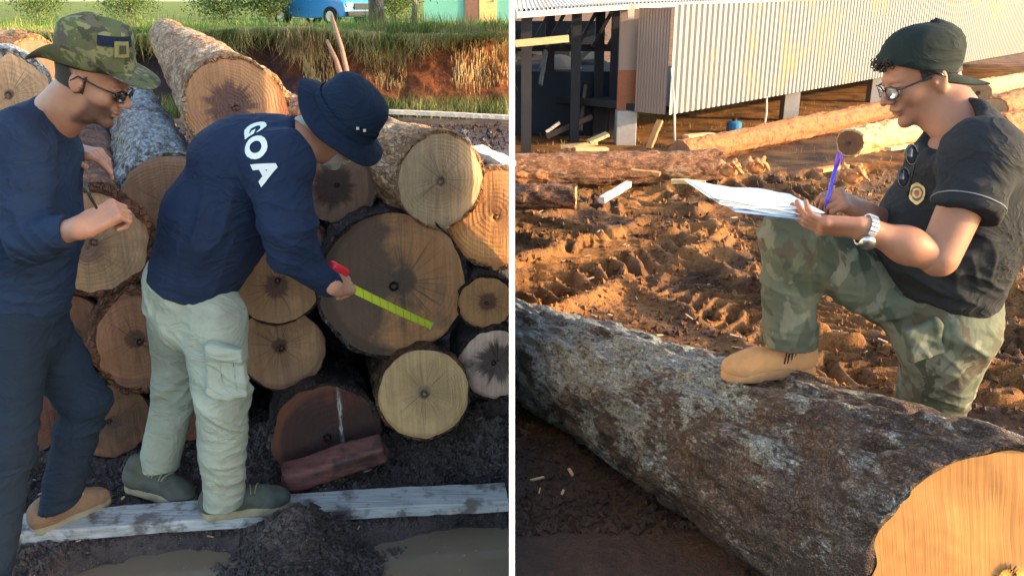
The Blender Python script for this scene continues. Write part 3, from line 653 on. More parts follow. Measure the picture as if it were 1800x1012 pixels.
# the big log across the right yard
bk_hero = mat_bark("bark_big_log", (.030, .020, .016), (.135, .100, .082), (.40, .44, .42),   .64, .12, 2.1, grad=(1.5, .16, .34))
mc = mat_cut("cut_big", .36, (.50, .25, .060), heart=(.40, .2, .08), hr=.004, rim=(.34, .14, .05), ang=-.75, seed=40, ckk=.12, sf=1.5, ss=.22, cx=-.12, cy=-.34)
EN, EF = P(1768, 1012, 1.60), P(905, 604, 3.96)
DD = (EF - EN); Lh = DD.length + .35
make_log('huge foreground log with silvery lichen bark and orange freshly cut end', EN, DD, Lh, .30, .205, bk_hero, mc, seed=40, clip=1, nphi=260, nl=420, disp=.026, irr=.05, face_tilt=(.42, .05), bt=.022, rough_end=.01, rag=.03)

# ---- plank in front of the pile
m_plank = mat_wood("weathered_plank", (.42, .42, .42), .8, (2, 30, 30), (.10, .075, .06), .6)
pa, pb = Vector((P(20, 925, 2.45).x, 2.465, .045)), Vector((-.02, 2.63, .05))
def plank(label, a, b_, wd, th, mat, n=60, seed=0, warp=.01, **kw):
    a, b_ = Vector(a), Vector(b_); X = (b_ - a).normalized(); Y = Vector((0, 0, 1)).cross(X).normalized(); Z = X.cross(Y); L = (b_ - a).length
    c = empty(kw.pop('name', 'plank'), (a + b_) / 2, label, kw.pop('cat', 'plank'), kw.pop('group', None))
    s = np.linspace(0, 1, n); prof = [(-.5, -.5), (.5, -.5), (.5, .42), (.46, .5), (-.46, .5), (-.5, .42)]; V = []
    wz = warp * fbm(xyz(s * 3, seed, 0), 3, seed); wy = warp * fbm(xyz(s * 4, seed, 5), 3, seed)
    for i, t in enumerate(s):
        for (u, v) in prof:
            e = .006 * vnoise(np.array([t * 40, u * 3 + seed, v * 3.0]), 3)
            V.append(A(a + X * L * t + Y * (u * wd + wy[i] + e) + Z * (v * th + wz[i])))
    F = [tuple(f) for f in grid_faces(n, 6, True)] + [(5, 4, 3, 2, 1, 0), tuple((n - 1) * 6 + k for k in range(6))]
    mesh_obj('board', V, F, mat, c, False); return c
pa.z = .045; pb.z = .05
plank('long weathered grey plank lying in the mud under the men\'s shoes', pa, (-.02, pb.y + .02, .05), .13, .04, m_plank, seed=1)
# red chunk of wood
fr_ = Field((-.25, -.14, -.12), (.25, .14, .12), .005, frame(P(590, 812, 2.72), (1, .25, .22), (0, -.3, 1)))
fr_.rbox((0, 0, 0), (.18, .045, .04), .01, world=False).cone((-.15, 0, -.01), (.16, .01, -.02), .05, .03, .02, world=False)
V, Q = fr_.mesh(lambda v, n: .012 * fbm(v * np.array([8, 8, 30]), 3, 2))
m_chunk = mat_wood("red_heartwood", (.16, .065, .055), .6, (3, 20, 40), (.04, .026, .026))
tag(quads_obj('wood_chunk', V, Q, m_chunk, origin=P(590, 812, 2.72)), 'split chunk of reddish wood leaning against the dark chalk-marked log', 'wood chunk')

# dry grass tuft hanging over the bank edge
n = 700; q = P(532, 62, 14.0); rg2 = np.random.default_rng(77); a_ = rg2.normal(0, .18, (n, 3)) * np.array([1, .5, .5])
blades('dry_tuft', np.array([[q.x, 13.95, q.z]]) + a_, .1 + .3 * rg2.random(n), .007, m_dry, .9, True, 15)
# clods of mud, bark crumbs
def clods(name, pts, sz, mat, seed=0):
    rg = np.random.default_rng(seed); base = np.array([(1, 0, 0), (-1, 0, 0), (0, 1, 0), (0, -1, 0), (0, 0, 1), (0, 0, -1)], float)
    F = np.array([(0, 2, 4), (2, 1, 4), (1, 3, 4), (3, 0, 4), (2, 0, 5), (1, 2, 5), (3, 1, 5), (0, 3, 5)])
    n = len(pts); V = base[None] * (sz[:, None, None] * rg.uniform(.4, 1.3, (n, 6, 1))) + rg.normal(0, .25, (n, 6, 3)) * sz[:, None, None] + pts[:, None]
    V = V.reshape(-1, 3); Q = (np.arange(n)[:, None, None] * 6 + F[None]).reshape(-1, 3)
    o = quads_obj(name, V, Q, mat, smooth=False); o['kind'] = 'stuff'; return o
n = 16000; yy = 2.25 + rg.random(n) ** 1.3 * 1.0; xx = -rg.random(n) * yy * .68 - .02; keep = pud(xx, yy) < .35; xx, yy = xx[keep], yy[keep]
clods('mud_crumbs', np.stack([xx, yy, hL(xx, yy) + .004], 1), .002 + .013 * rg.random(len(xx)) ** 3, mud_l, 1)
n = 5200; a1 = np.stack([-.66 + .2 * rg.normal(0, 1, n), 2.36 + .12 * rg.normal(0, 1, n)], 1); a2 = np.stack([-.70 + .25 * rg.normal(0, 1, n // 2), 2.92 + .1 * rg.normal(0, 1, n // 2)], 1); a3 = np.stack([-.12 + .1 * rg.normal(0, 1, n // 3), 2.95 + .08 * rg.normal(0, 1, n // 3)], 1); aa = np.concatenate([a1, a2, a3]); aa = aa[(aa[:, 0] < -.03) & (on_plank(aa[:, 0], aa[:, 1]) < .3)]
clods('mud_lumps', np.stack([aa[:, 0], aa[:, 1], hL(aa[:, 0], aa[:, 1]) + .004], 1), .004 + .013 * rg.random(len(aa)) ** 2, mud_l, 31)
n = 16000; yy = 2.3 + rg.random(n) ** 1.6 * 9; xx = rg.random(n) * yy * .72 + .02
clods('dirt_crumbs', np.stack([xx, yy, hR(xx, yy) + .004], 1), (.003 + .016 * rg.random(n) ** 3) * (1 + .12 * yy), dirt_r, 2)
# pale wood chips, twigs
def chips(name, n, xr, hf, mat, seed, ylo, yhi, ln=(.01, .04)):
    rg = np.random.default_rng(seed); b_ = MB()
    for i in range(n):
        y = rg.uniform(ylo, yhi); x = xr * rg.uniform(.03, .66) * y
        z = float(hf(np.array([x]), np.array([y]))[0]) + .008; L = rg.uniform(*ln) * (1 + .15 * y); a = rg.uniform(0, 3.14)
        d = Vector((math.cos(a), math.sin(a), rg.uniform(-.3, .3))) * L; c = Vector((x, y, z)); b_.bar(c - d / 2, c + d / 2, L * rg.uniform(.08, .3), .003 + L * .04)
    o = b_.build(name, mat); o['kind'] = 'stuff'; return o
m_chip = mat_plain("wood_chip", (.5, .34, .2), .8, .3)
chips('wood_chips', 90, -1, hL, m_chip, 4, 2.35, 3.1, (.006, .022))
chips('wood_chips', 230, 1, hR, m_chip, 5, 2.6, 12, (.012, .05))

rg4 = np.random.default_rng(44); n = 60; xs = -rg4.random(n) * 1.4; ys = 2.2 + .38 * rg4.random(n); k = pud(xs, ys) > .9
clods('floating_specks', np.stack([xs[k], ys[k], 0 * xs[k] - .051], 1), .0015 + .003 * rg4.random(k.sum()), m_chip, 45)
# ---- behind the pile, left yard
m_pole = mat_wood("pole_wood", (.34, .17, .10), .8)
for (a, b_, lab) in ((((575, 72), 6.0), ((603, 143), 5.6), 'thin leaning pole, left and duller of the two above the boonie hat'), (((583, 28), 6.2), ((614, 146), 5.6), 'thin leaning reddish pole, taller of the two above the boonie hat')):
    A0 = P(*a[0], a[1]); B0 = P(*b_[0], b_[1]); B1 = B0 + (B0 - A0) * 1.9
    mbb = MB(); mbb.tube([A0, (A0 + B0) / 2 + Vector((.01, 0, 0)), B0, B1], [.011, .015, .018, .022], 8); tag(mbb.build('pole', m_pole, smooth=True, origin=B1), lab, 'pole', 'thin poles leaning behind the pile')
m_pale = mat_wood("pale_rail", (.60, .50, .42), .8)
plank('long pale board lying at the foot of the earth bank', P(665, 196, 12.8), (-.03, 12.4, P(895, 206, 12.4).z), .10, .06, m_pale, seed=5)
plank('short pale board lying on the dark mound behind the sunlit log', P(835, 262, 5.2), (-.02, 5.0, P(895, 288, 5.0).z), .12, .03, m_pale, seed=6)
# dark bark heap behind the pile
n = 5000; xx = -rg.random(n) * 5; yy = 5 + rg.random(n) * 7.5
clods('bark_litter', np.stack([xx, yy, hL(xx, yy) + .02], 1), .01 + .05 * rg.random(n) ** 3, bk_dark, 12)
fh = Field((-3, 4.0, -.3), (-.005, 8.5, 1.0), .03)
fh.ell((-.5, 5.3, -.1), (1.2, .9, .75), .1).ell((-1.6, 6, -.1), (1.0, 1.2, .6), .1); fh.cut((-.01, 5, 0), (1, 0, 0), k=.001)
V, Q = fh.mesh(lambda v, n: .06 * fbm(v * 5, 4, 2) + .03 * fbm(v * 18, 3, 5)); V[:, 0] = np.minimum(V[:, 0], -.006)
o = quads_obj('mud_mound', V, Q, mud_l); o['kind'] = 'structure'

# ---- blue car on the field
m_blue = T("blue_paint"); m_blue.b.inputs["Coat Weight"].default_value = .5; m_blue = m_blue.fin((.035, .26, .60), .35, None, .5)
m_glass = T("dark_glass").fin((.03, .05, .06), .08, None, .6); m_tyre = mat_plain("tyre", (.02, .02, .02), .9); m_black = mat_plain("black_plastic", (.018, .018, .02), .6)
m_lamp = T("headlight").fin((.75, .78, .8), .15, None, .8); m_steel = mat_plain("steel", (.55, .56, .57), .35, .05, .1, 30, 1.0)
def car():
    c0 = P(568, 40, 31); gz = zf(c0.x, c0.y) + .02; c = Vector((c0.x, c0.y, gz)); root = empty('parked_car', c, 'blue car parked on the grass above the earth bank', 'car')
    yaw = R(-32); Xv = Vector((math.cos(yaw), math.sin(yaw), 0)); Yv = Vector((-math.sin(yaw), math.cos(yaw), 0)); Zv = Vector((0, 0, 1))
    W = lambda x, y, z: c + Xv * x + Yv * y + Zv * z
    # side profile lofted across the width, front at +x
    prof = [(-1.75, .35), (-1.8, .75), (-1.68, .98), (-1.45, 1.02), (-.95, 1.42), (.15, 1.45), (.75, 1.0), (1.5, .88), (1.75, .75), (1.82, .45), (1.75, .28), (0, .24)]
    V = []; ys = [-.80, -.76, -.6, 0, .6, .76, .80]; ins = [.0, .02, .05, .06, .05, .02, .0]
    for y, k in zip(ys, ins):
        for (x, z) in prof:
            f = 1 - (.16 if z > 1.05 else 0); e = 1 + (k - .05) * .6
            V.append(W(x * e, y * f, z * (1 + (k - .04) * .5)))
    F = [tuple(f) for f in grid_faces(7, 12, True)] + [tuple(range(11, -1, -1)), tuple(72 + k for k in range(12))]
    body = mesh_obj('body', V, F, m_blue, root, False); bv = body.modifiers.new('b', 'BEVEL'); bv.width = .03; bv.segments = 2
    for y, s in ((-.815, -1), (.815, 1)):
        for pts in ([(-1.3, 1.04), (-.92, 1.36), (-.35, 1.38), (-.35, 1.04)], [(-.28, 1.04), (-.28, 1.38), (.12, 1.38), (.62, 1.04)]):
            q = MB(); vv = [W(x, y * (.86 if z > 1.1 else .985), z) for x, z in pts] + [W(x, y * (.84 if z > 1.1 else .96), z) for x, z in pts]
            q.add(vv, [(0, 1, 2, 3), (7, 6, 5, 4), (0, 4, 5, 1), (1, 5, 6, 2), (2, 6, 7, 3), (3, 7, 4, 0)]).build('side_window', m_glass, root)
    q = MB(); q.add([W(.74, -.62, 1.05), W(.74, .62, 1.05), W(.24, .56, 1.43), W(.24, -.56, 1.43), W(.70, -.62, 1.03), W(.70, .62, 1.03), W(.2, .56, 1.41), W(.2, -.56, 1.41)], [(0, 1, 2, 3), (7, 6, 5, 4), (0, 4, 5, 1), (1, 5, 6, 2), (2, 6, 7, 3), (3, 7, 4, 0)]).build('windscreen', m_glass, root)
    for x in (-1.15, 1.15):
        for y in (-.74, .74):
            wv = MB(); wv.tube([W(x, y - .11, .31), W(x, y + .11, .31)], .31, 20); wo = wv.build('wheel', m_tyre, root)
            h = MB(); h.tube([W(x, y - .125, .31), W(x, y + .125, .31)], .17, 14); ho = h.build('rim', m_steel, root); ho.parent = wo
    MB().box(W(1.82, 0, .62), (.05, .8, .2), Matrix((Xv, Yv, Zv)).transposed()).build('grille', m_black, root)
    MB().box(W(1.84, 0, .4), (.08, 1.5, .14), Matrix((Xv, Yv, Zv)).transposed()).build('bumper', m_black, root)
    for y in (-.58, .58): MB().box(W(1.78, y, .68), (.1, .3, .15), Matrix((Xv, Yv, Zv)).transposed()).build('headlight', m_lamp, root, bevel=.03)
car()
# ---- teal house
m_teal = mat_plain("teal_wall", (.16, .42, .34), .85, .12, .2, 6); m_door = mat_wood("orange_door", (.78, .50, .20), .6); m_brown = mat_wood("brown_panel", (.22, .11, .08), .8); m_roof = mat_plain("roof_tile", (.3, .14, .09), .8)
hx0 = P(745, 20, 44).x; hz = .7
hs = empty('house', ((hx0 - .03) / 2, 46, hz), 'teal house with an orange door beyond the grass', 'house')
b_ = MB(); b_.box(((hx0 - .05) / 2, 47, hz + 1.35), (-hx0 - .05, 6, 2.7)); b_.build('wall', m_teal, hs)
b_ = MB(); cx_ = (hx0 - .05) / 2; wl = -hx0 / 2 + .3
b_.add([(cx_ - wl, 43.6, hz + 2.7), (-.03, 43.6, hz + 2.7), (-.03, 50.4, hz + 2.7), (cx_ - wl, 50.4, hz + 2.7), (cx_ - wl, 47, hz + 4), (-.03, 47, hz + 4)], [(0, 1, 5, 4), (2, 3, 4, 5), (0, 4, 3), (1, 2, 5), (3, 2, 1, 0)]); b_.build('roof', m_roof, hs)
def xa(px, y): return P(px, 30, y).x
d = MB(); d.box(((xa(843, 44) + xa(873, 44)) / 2, 43.97, hz + 1.0), (xa(873, 44) - xa(843, 44), .08, 2.0)); dd_ = d.build('door', m_door, hs)
d = MB(); d.box((xa(868, 44), 43.9, hz + 1.0), (.05, .08, .12)); ho = d.build('handle', m_steel, hs); ho.parent = dd_
d = MB(); d.box(((xa(818, 44) + xa(841, 44)) / 2, 43.97, hz + 1.2), (xa(841, 44) - xa(818, 44), .1, 2.4)); d.build('shutter', m_brown, hs)
# ---- trees and bushes on the field
m_trunk = mat_bark("trunk_bark", (.08, .06, .045), (.22, .17, .12), (.4, .37, .3), .3)
m_leafd = mat_leaf("tree_leaves", (.05, .09, .02), (.12, .19, .05), (.24, .28, .08), 1.5)
def tree(label, x, y, h, r, tr, ntw=7, seed=0, crown=1.0, fork=False, group=None, name='tree'):
    rg = np.random.default_rng(seed); z0 = float(zf(np.array([x]), np.array([y]))[0]) - .05; root = empty(name, (x, y, z0), label, 'tree' if name == 'tree' else 'bush', group)
    tk = MB(); tips = []
    base = Vector((x, y, z0)); top = base + Vector((rg.uniform(-.2, .2), 0, h * (.3 if fork else .65)))
    tk.tube([base, base + (top - base) * .5 + Vector((.05, 0, 0)), top], [tr, tr * .85, tr * .6], 10); tips.append(top)
    for i in range(ntw):
        a = i * 2.4 + seed; s = top if fork else base + (top - base) * rg.uniform(.35, 1); e = s + Vector((math.cos(a) * r * .7, math.sin(a) * r * .7, h * rg.uniform(.15, .5)))
        tk.tube([s, s + (e - s) * .5 + Vector((0, 0, -.05)), e], [tr * .5, tr * .35, tr * .12], 7); tips.append(e)
    tk.build('trunk', m_trunk, root, smooth=True)
    n = int(2600 * crown); C = np.array([tips[i] for i in rg.integers(0, len(tips), n)]); Pn = C + rg.normal(0, r * .3, (n, 3))
    sz = .05 * (r ** .5); U = rg.normal(0, 1, (n, 3)); U /= np.linalg.norm(U, axis=1)[:, None]; W2 = np.cross(U, rg.normal(0, 1, (n, 3))); W2 /= np.linalg.norm(W2, axis=1)[:, None]
    V = np.stack([Pn - U * sz, Pn + W2 * sz * .5, Pn + U * sz, Pn - W2 * sz * .5], 1).reshape(-1, 3)
    quads_obj('crown', V, np.arange(n * 4).reshape(-1, 4), m_leafd, root, False)
tree('forked slender tree in front of the teal house', P(727, 30, 28).x, 28, 4.5, 1.4, .10, 5, 1, .7, True)
tree('leafy tree with a thick trunk between the blue car and the teal house', P(662, 30, 24).x, 24, 4.2, 1.2, .22, 8, 2, 1.2)
for i, (px, y, h, r, lab) in enumerate([(468, 30, 1.4, .7, 'dense bush left of the blue car'), (400, 30, 1.6, .9, 'tall bush behind the orange-barked log at the back of the field'), (230, 34, 1.7, 1.0, 'bush on the field above the camouflage hat'), (60, 38, 1.8, 1.1, 'bush at the far left of the field'), (690, 32, 1.5, .8, 'low bush left of the forked tree')]):
    tree(lab, P(px, 30, y).x, y, h, r, .05, 9, 10 + i, 1.3, True, 'bushes on the grass field', 'bush')

# ============================================================ SAWMILL SHED (right)
S_ = 1.4
def mat_corr(name, col, rust=.3, rough=.45):
    t = T(name); n = t.noise(1.2, 5, .6); n2 = t.noise(14, 5, .65, t.mp((1, 1, .15)))
    c = t.mix(n2, tuple(x * .82 for x in col), col); c = t.mix(t.ma('MULTIPLY', t.ramp(n, [(.52, 0), (.7, 1)]), rust), c, (.55, .33, .14))
    return t.fin(c, rough, t.bump(n2, .15, .004), .4)
m_cw = mat_corr("corrugated_white", (.29, .275, .265), .8); m_cb = mat_corr("corrugated_pinkish", (.33, .22, .17), .25, .6); m_cr = mat_corr("corrugated_roof", (.36, .39, .42), .3)
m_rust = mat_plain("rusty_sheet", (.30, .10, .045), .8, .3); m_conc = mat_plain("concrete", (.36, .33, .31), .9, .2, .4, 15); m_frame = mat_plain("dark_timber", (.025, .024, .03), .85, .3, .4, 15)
m_fascia = mat_plain("cream_fascia", (.50, .43, .32), .6, .1); m_beam = mat_wood("yellow_beam", (.66, .50, .26), .7); m_navy = mat_plain("navy_crate", (.012, .02, .035), .8, .3)
def corr(name, a, b_, z0a, z0b, z1a, z1b, mat, parent, pitch=.17, amp=.022):
    """vertical corrugated sheet from plan point a to b"""
    a, b_ = Vector((a[0], a[1], 0)), Vector((b_[0], b_[1], 0)); L = (b_ - a).length; X = (b_ - a) / L; N = Vector((X.y, -X.x, 0))
    n = int(L / pitch) * 6 + 1; V = []
    for i in range(n):
        s = i * pitch / 6; k = (i % 6); off = [1, 1, 1, .95, 0, .1][k] * amp * 2 if True else 0
        t = s / L; p = a + X * s + N * off
        for zt in (0, .33, .66, 1): V.append((p.x, p.y, (z0a + (z0b - z0a) * t) * (1 - zt) + (z1a + (z1b - z1a) * t) * zt))
    return mesh_obj(name, V, grid_faces(n, 4), mat, parent, False)
cor = P(1172, 202, 10 * S_); far_ = P(1690, 115, 17.96 * S_); zb = cor.z
dirw = (far_ - cor); dirw.z = 0; Lw = dirw.length; dirw.normalize(); nrmw = Vector((dirw.y, -dirw.x, 0))
shed = empty('sawmill_shed', (cor.x, cor.y, base_r(14)), 'open sawmill shed with a bright corrugated metal side on concrete pillars', 'shed')
zt_ = P(1172, 14, 10 * S_).z
endw = cor + dirw * (Lw * 1.7)
corr('side_wall', cor, endw, zb, zb + .12, zt_ + .05, zt_ + .3, m_cw, shed)
# shaded return panel and its post
bk = cor - nrmw * .62
corr('return_panel', bk, cor, zb, zb, zt_, zt_, m_cb, shed, .055, .008)
p1 = P(1117, 15, 14.6); p0 = P(1085, 15, 14.4)
b_ = MB(); pc = P(1101, 200, 14.5); b_.box((pc.x, 14.62, (zb + zt_) / 2 + .02), (.30, .12, zt_ - zb)); b_.build('post_cladding', m_cb, shed)
b_ = MB(); b_.box((pc.x, 14.555, zb + .33), (.31, .01, .66)); b_.build('rust_patch', m_rust, shed)
pz = base_r(14)
b_ = MB(); b_.box((pc.x + .01, 14.63, (zb + pz) / 2 - .06), (.34, .3, zb - pz + .12)); b_.build('pillar', m_conc, shed, bevel=.015)
for s in (.32, .62, .95):
    q = cor + dirw * Lw * s - nrmw * .2; b_ = MB(); b_.box((q.x, q.y, (zb + pz) / 2 - .05), (.3, .3, zb - pz + .1)); b_.build('pillar', m_conc, shed)
# floor deck behind the side wall keeps the underside dark
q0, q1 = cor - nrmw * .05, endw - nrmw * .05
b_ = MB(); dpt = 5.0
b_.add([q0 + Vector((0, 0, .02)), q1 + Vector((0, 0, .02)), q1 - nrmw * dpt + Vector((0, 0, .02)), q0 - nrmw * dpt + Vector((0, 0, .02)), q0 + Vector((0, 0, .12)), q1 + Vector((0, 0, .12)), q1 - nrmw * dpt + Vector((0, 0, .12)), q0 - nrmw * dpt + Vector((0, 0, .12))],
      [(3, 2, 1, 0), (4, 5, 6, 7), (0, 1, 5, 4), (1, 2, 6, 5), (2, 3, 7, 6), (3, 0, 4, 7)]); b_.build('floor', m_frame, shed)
# roof: eave parallel to the wall
e0 = P(904, 27, 10.6); e1 = P(1110, 12, 14.3); ed = (e1 - e0); ed.normalize(); e2 = e1 + ed * 14; e2.z = zt_ + .14
up_ = Vector((-.86, .5, .42)).normalized()
V = []; n = 420
for i in range(n + 1):
    t = i / n; p = (e0 + (e1 - e0) * min(1, t * 3.2)) if t < .3125 else e1 + (e2 - e1) * ((t - .3125) / .6875)
    o_ = Vector((0, 0, .02 if i % 4 < 2 else -.015)) + Vector((0, 0, .05)); 
    V += [p + o_, p + up_ * 2 + o_, p + up_ * 4.2 + o_]
V = [(max(v[0], .004 if k % 3 == 0 else -9), v[1], v[2]) for k, v in enumerate(V)]
Vr = [list(v) for v in V]
mesh_obj('roof', [(max(.004, v[0]), v[1], v[2]) for v in Vr], grid_faces(n + 1, 3), m_cr, shed, False)
b_ = MB(); b_.bar(e0 + Vector((.01, 0, .0)), e1 + Vector((0, 0, .0)), .05, .07); b_.bar(e1, e2, .05, .07); b_.build('fascia', m_fascia, shed)
b_ = MB(); q = P(1109, 20, 14.2); b_.box(q, (.10, .12, .22)); b_.build('bracket', m_fascia, shed)
# interior posts, trusses, bench
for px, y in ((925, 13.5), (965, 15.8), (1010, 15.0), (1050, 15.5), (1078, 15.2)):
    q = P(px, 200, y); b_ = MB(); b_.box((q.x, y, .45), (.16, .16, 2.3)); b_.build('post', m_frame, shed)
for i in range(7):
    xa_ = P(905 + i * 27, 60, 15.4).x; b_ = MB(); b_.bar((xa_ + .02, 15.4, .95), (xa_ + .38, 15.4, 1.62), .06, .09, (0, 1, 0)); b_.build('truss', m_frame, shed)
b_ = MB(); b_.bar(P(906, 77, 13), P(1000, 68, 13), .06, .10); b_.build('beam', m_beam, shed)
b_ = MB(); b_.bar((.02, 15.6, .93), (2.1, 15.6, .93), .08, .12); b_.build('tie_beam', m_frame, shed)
b_ = MB(); b_.box((.98, 17.2, -.05), (1.95, 3.2, 1.15)); b_.build('bench', m_navy, shed)
for i, (px, py, y, wx, wz) in enumerate(((930, 112, 18.9, .55, .5), (1030, 95, 18.9, .7, .3), (1060, 118, 18.95, .5, .2))):
    q = P(px, py, y); b_ = MB(); b_.box(q, (wx, .05, wz)); b_.build('wall_sheet', mat_plain("blue_sheet%d" % i, (.10, .14, .17), .5, .3), shed)
for i, (a0, b0, y_) in enumerate((((925, 190), (1010, 120), 15.9), ((960, 240), (1040, 205), 15.0), ((1000, 120), (1065, 60), 16.4), ((910, 95), (1075, 120), 17.0), ((1020, 230), (1030, 150), 15.2), ((950, 150), (960, 90), 14.9))):
    b_ = MB(); b_.bar(P(a0[0], a0[1], y_), P(b0[0], b0[1], y_ + .3), .05, .09); b_.build('brace', mat_wood('brace%d' % i, [(.05, .05, .06), (.14, .09, .07), (.09, .10, .12)][i % 3], .8), shed)
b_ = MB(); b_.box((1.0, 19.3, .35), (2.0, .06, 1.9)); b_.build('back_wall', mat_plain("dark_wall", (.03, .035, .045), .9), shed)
# sawdust heap on the bench
fs = Field((.1, 15.5, .3), (1.4, 17.5, 1.2), .03); q = P(985, 130, 16.2); fs.ell((q.x, 16.4, .42), (.42, .4, .34), .05); V, Q = fs.mesh(lambda v, n: .03 * fbm(v * 6, 3, 1))
tag(quads_obj('sawdust_heap', V, Q, mat_plain("grey_sawdust", (.30, .26, .24), .95, .2), origin=(q.x, 16.4, .4)), 'grey heap of sawdust inside the open shed', 'sawdust heap')
m_board = mat_wood("fresh_board", (.66, .42, .20), .75); m_oran = mat_wood("orange_board", (.52, .22, .08), .75)
def gz_(x, y): return float(hR(np.array([x]), np.array([y]))[0])
for a, b2, wd, m, lab in (((1140, 262, 13.6), (1160, 212, 13.9), .10, m_oran, 'orange board leaning by the concrete pillar under the shed'),
                       ((1205, 240, 13.9), (1252, 236, 14.3), .14, m_board, 'pale block lying under the corrugated wall'),
                       ((1010, 262, 13.0), (1068, 262, 13.1), .16, m_board, 'pale offcut lying in front of the open shed'),
                       ((985, 258, 13.4), (1050, 252, 13.5), .07, m_board, 'thin broken pale slat beside the offcut at the shed opening'),
                       ((1035, 250, 13.3), (1068, 236, 13.35), .22, m_board, 'stubby pale block standing at the shed opening'),
                       ((1058, 352, 6.6), (1104, 324, 7.2), .05, m_pale, 'pale stick lying on the churned dirt'),
                       ((960, 232, 14.4), (984, 216, 14.4), .06, m_pale, 'pale slat in the dark inside the shed')):
    A0, B0 = P(*a), P(*b2); plank(lab, A0, B0, wd, .05, m, n=12, seed=int(a[0]), name='board', cat='board', warp=.006)
for i, (a, b2, wd, m, lab) in enumerate((((1440, 300, 9.4), (1486, 292, 9.9), .09, m_oran, 'orange slab in the dirt left of the pen'), ((1110, 300, 9.3), (1160, 306, 9.2), .08, m_oran, 'splintered orange slab before the long muddy log'), ((1180, 318, 8.4), (1240, 322, 8.3), .07, m_board, 'pale splinter lying left of the clipboard'), ((1560, 262, 11.2), (1610, 255, 11.6), .1, m_board, 'pale offcut on the dirt under the bright peeled log'))):
    plank(lab, P(*a), P(*b2), wd, .04, m, n=12, seed=20 + i, name='board', cat='board', warp=.01)
# blue drum under the shed
q = P(1290, 225, 16.0); b_ = MB(); rt = empty('blue_canister', (q.x, 16, q.z - .12), 'small blue canister in the shade under the shed', 'canister')
b_.tube([(q.x, 16, q.z - .12), (q.x, 16, q.z + .10), (q.x, 16, q.z + .13)], [.14, .14, .08], 16); b_.build('body', mat_plain("blue_plastic", (.05, .22, .38), .4), rt); b_ = MB(); b_.tube([(q.x, 16, q.z + .13), (q.x, 16, q.z + .18)], .04, 10); b_.build('lid', m_black, rt)
# thin stakes in front of the wall
for i, (px, y) in enumerate(((1186, 13.2), (1343, 14.5))):
    a = P(px, 262 if i == 0 else 225, y); b2 = P(px - 6 if i == 0 else px + 5, 120 if i == 0 else 170, y + .1); mid = (a + b2) / 2 + Vector((.02, 0, 0)); b_ = MB(); b_.tube([a, mid, b2], [.02, .017, .012], 7)
    tag(b_.build('stake', m_pale, smooth=True, origin=a), ['thin pale stake against the corner of the corrugated wall', 'thin pale stake beside the middle pillar of the shed'][i], 'stake')
# ---- logs lying in the right yard
def LR(label, a, b2, r0, r1, mb_, col, seed, **kw):
    A0, B0 = P(*a), P(*b2); D = B0 - A0
    return make_log(label, A0, D, D.length, r0, r1, mb_, mat_cut("cutr_%d" % seed, r0, col, seed=seed), seed=seed, nphi=64, nl=90, irr=.16, disp=.03, **kw)
GR = 'logs lying about the sawmill yard'
bk_mud = mat_bark("bark_muddy", (.05, .025, .015), (.20, .10, .06), (.30, .2, .14), .25, .3)
bk_peel = mat_wood("peeled_log", (.40, .15, .05), .8, (4, 4, 14), (.12, .055, .03), 1.0); bk_pale = mat_wood("pale_peeled_log", (.66, .42, .19), .8, (4, 4, 14), (.34, .16, .07), 1.0)
LR('long muddy log lying flat in front of the open shed', (1262, 293, 10.6), (880, 300, 9.6), .19, .18, bk_mud, (.4, .22, .1), 50, group=GR, clip=1)
LR('shorter log with an orange end near the added white divider', (1012, 345, 7.0), (890, 345, 7.1), .10, .10, bk_mud, (.85, .48, .16), 51, group=GR, clip=1)
LR('thin broken orange log piece beside the added white divider', (962, 312, 8.6), (890, 312, 8.6), .06, .05, bk_peel, (.8, .5, .2), 52, group=GR, clip=1)
LR('long peeled orange log slanting up towards the writing man\'s face', (1195, 272, 12.6), (1640, 180, 20.0), .21, .23, bk_peel, (.3, .14, .07), 53, group=GR)
LR('bright pale peeled log with a dark end in front of the orange one', (1494, 252, 12.0), (1700, 210, 15.4), .20, .25, bk_pale, (.20, .09, .04), 54, group=GR)
LR('orange log at the far right behind the seated man\'s shoulder', (1745, 196, 16.5), (1900, 150, 23), .27, .25, bk_peel, (.5, .3, .15), 55, group=GR)
LR('second orange log lower at the right edge behind the seated man', (1750, 228, 13.6), (1900, 196, 16.5), .24, .22, bk_peel, (.5, .3, .15), 56, group=GR)
LR('far pale log above the others at the right edge', (1720, 164, 21), (1900, 125, 30), .3, .28, bk_pale, (.5, .3, .15), 57, group=GR)
# roots / stumps catching the sun
for i, (px, py, y) in enumerate(((1282, 290, 9.6), (1330, 285, 9.9), (1500, 300, 8.8))):
    q = P(px, py, y); f_ = Field((q.x - .25, y - .22, q.z - .2), (q.x + .25, y + .22, q.z + .2), .01)
    f_.ell((q.x, y, q.z - .06), (.11, .09, .08), .03)
    for k in range(9):
        a = k * .7 + i; m_ = (q.x + .10 * math.cos(a), y + .09 * math.sin(a), q.z + .01 + .04 * math.sin(a * 3)); f_.cone((q.x, y, q.z - .06), m_, .035, .022, .02).cone(m_, (q.x + .17 * math.cos(a + .5), y + .14 * math.sin(a + .5), q.z - .05 + .05 * math.sin(a * 2)), .022, .012, .01)
    V, Q = f_.mesh(lambda v, n: .018 * fbm(v * 22, 3, i)); tag(quads_obj('root_stump', V, Q, m_oran, origin=(q.x, y, q.z - .1)), ['knotty root stump nearest the end of the long muddy log', 'knotty root stump right of the first one behind the clipboard', 'small root clump lit by the sun beyond the pen'][i], 'stump', 'sunlit root stumps in the yard')
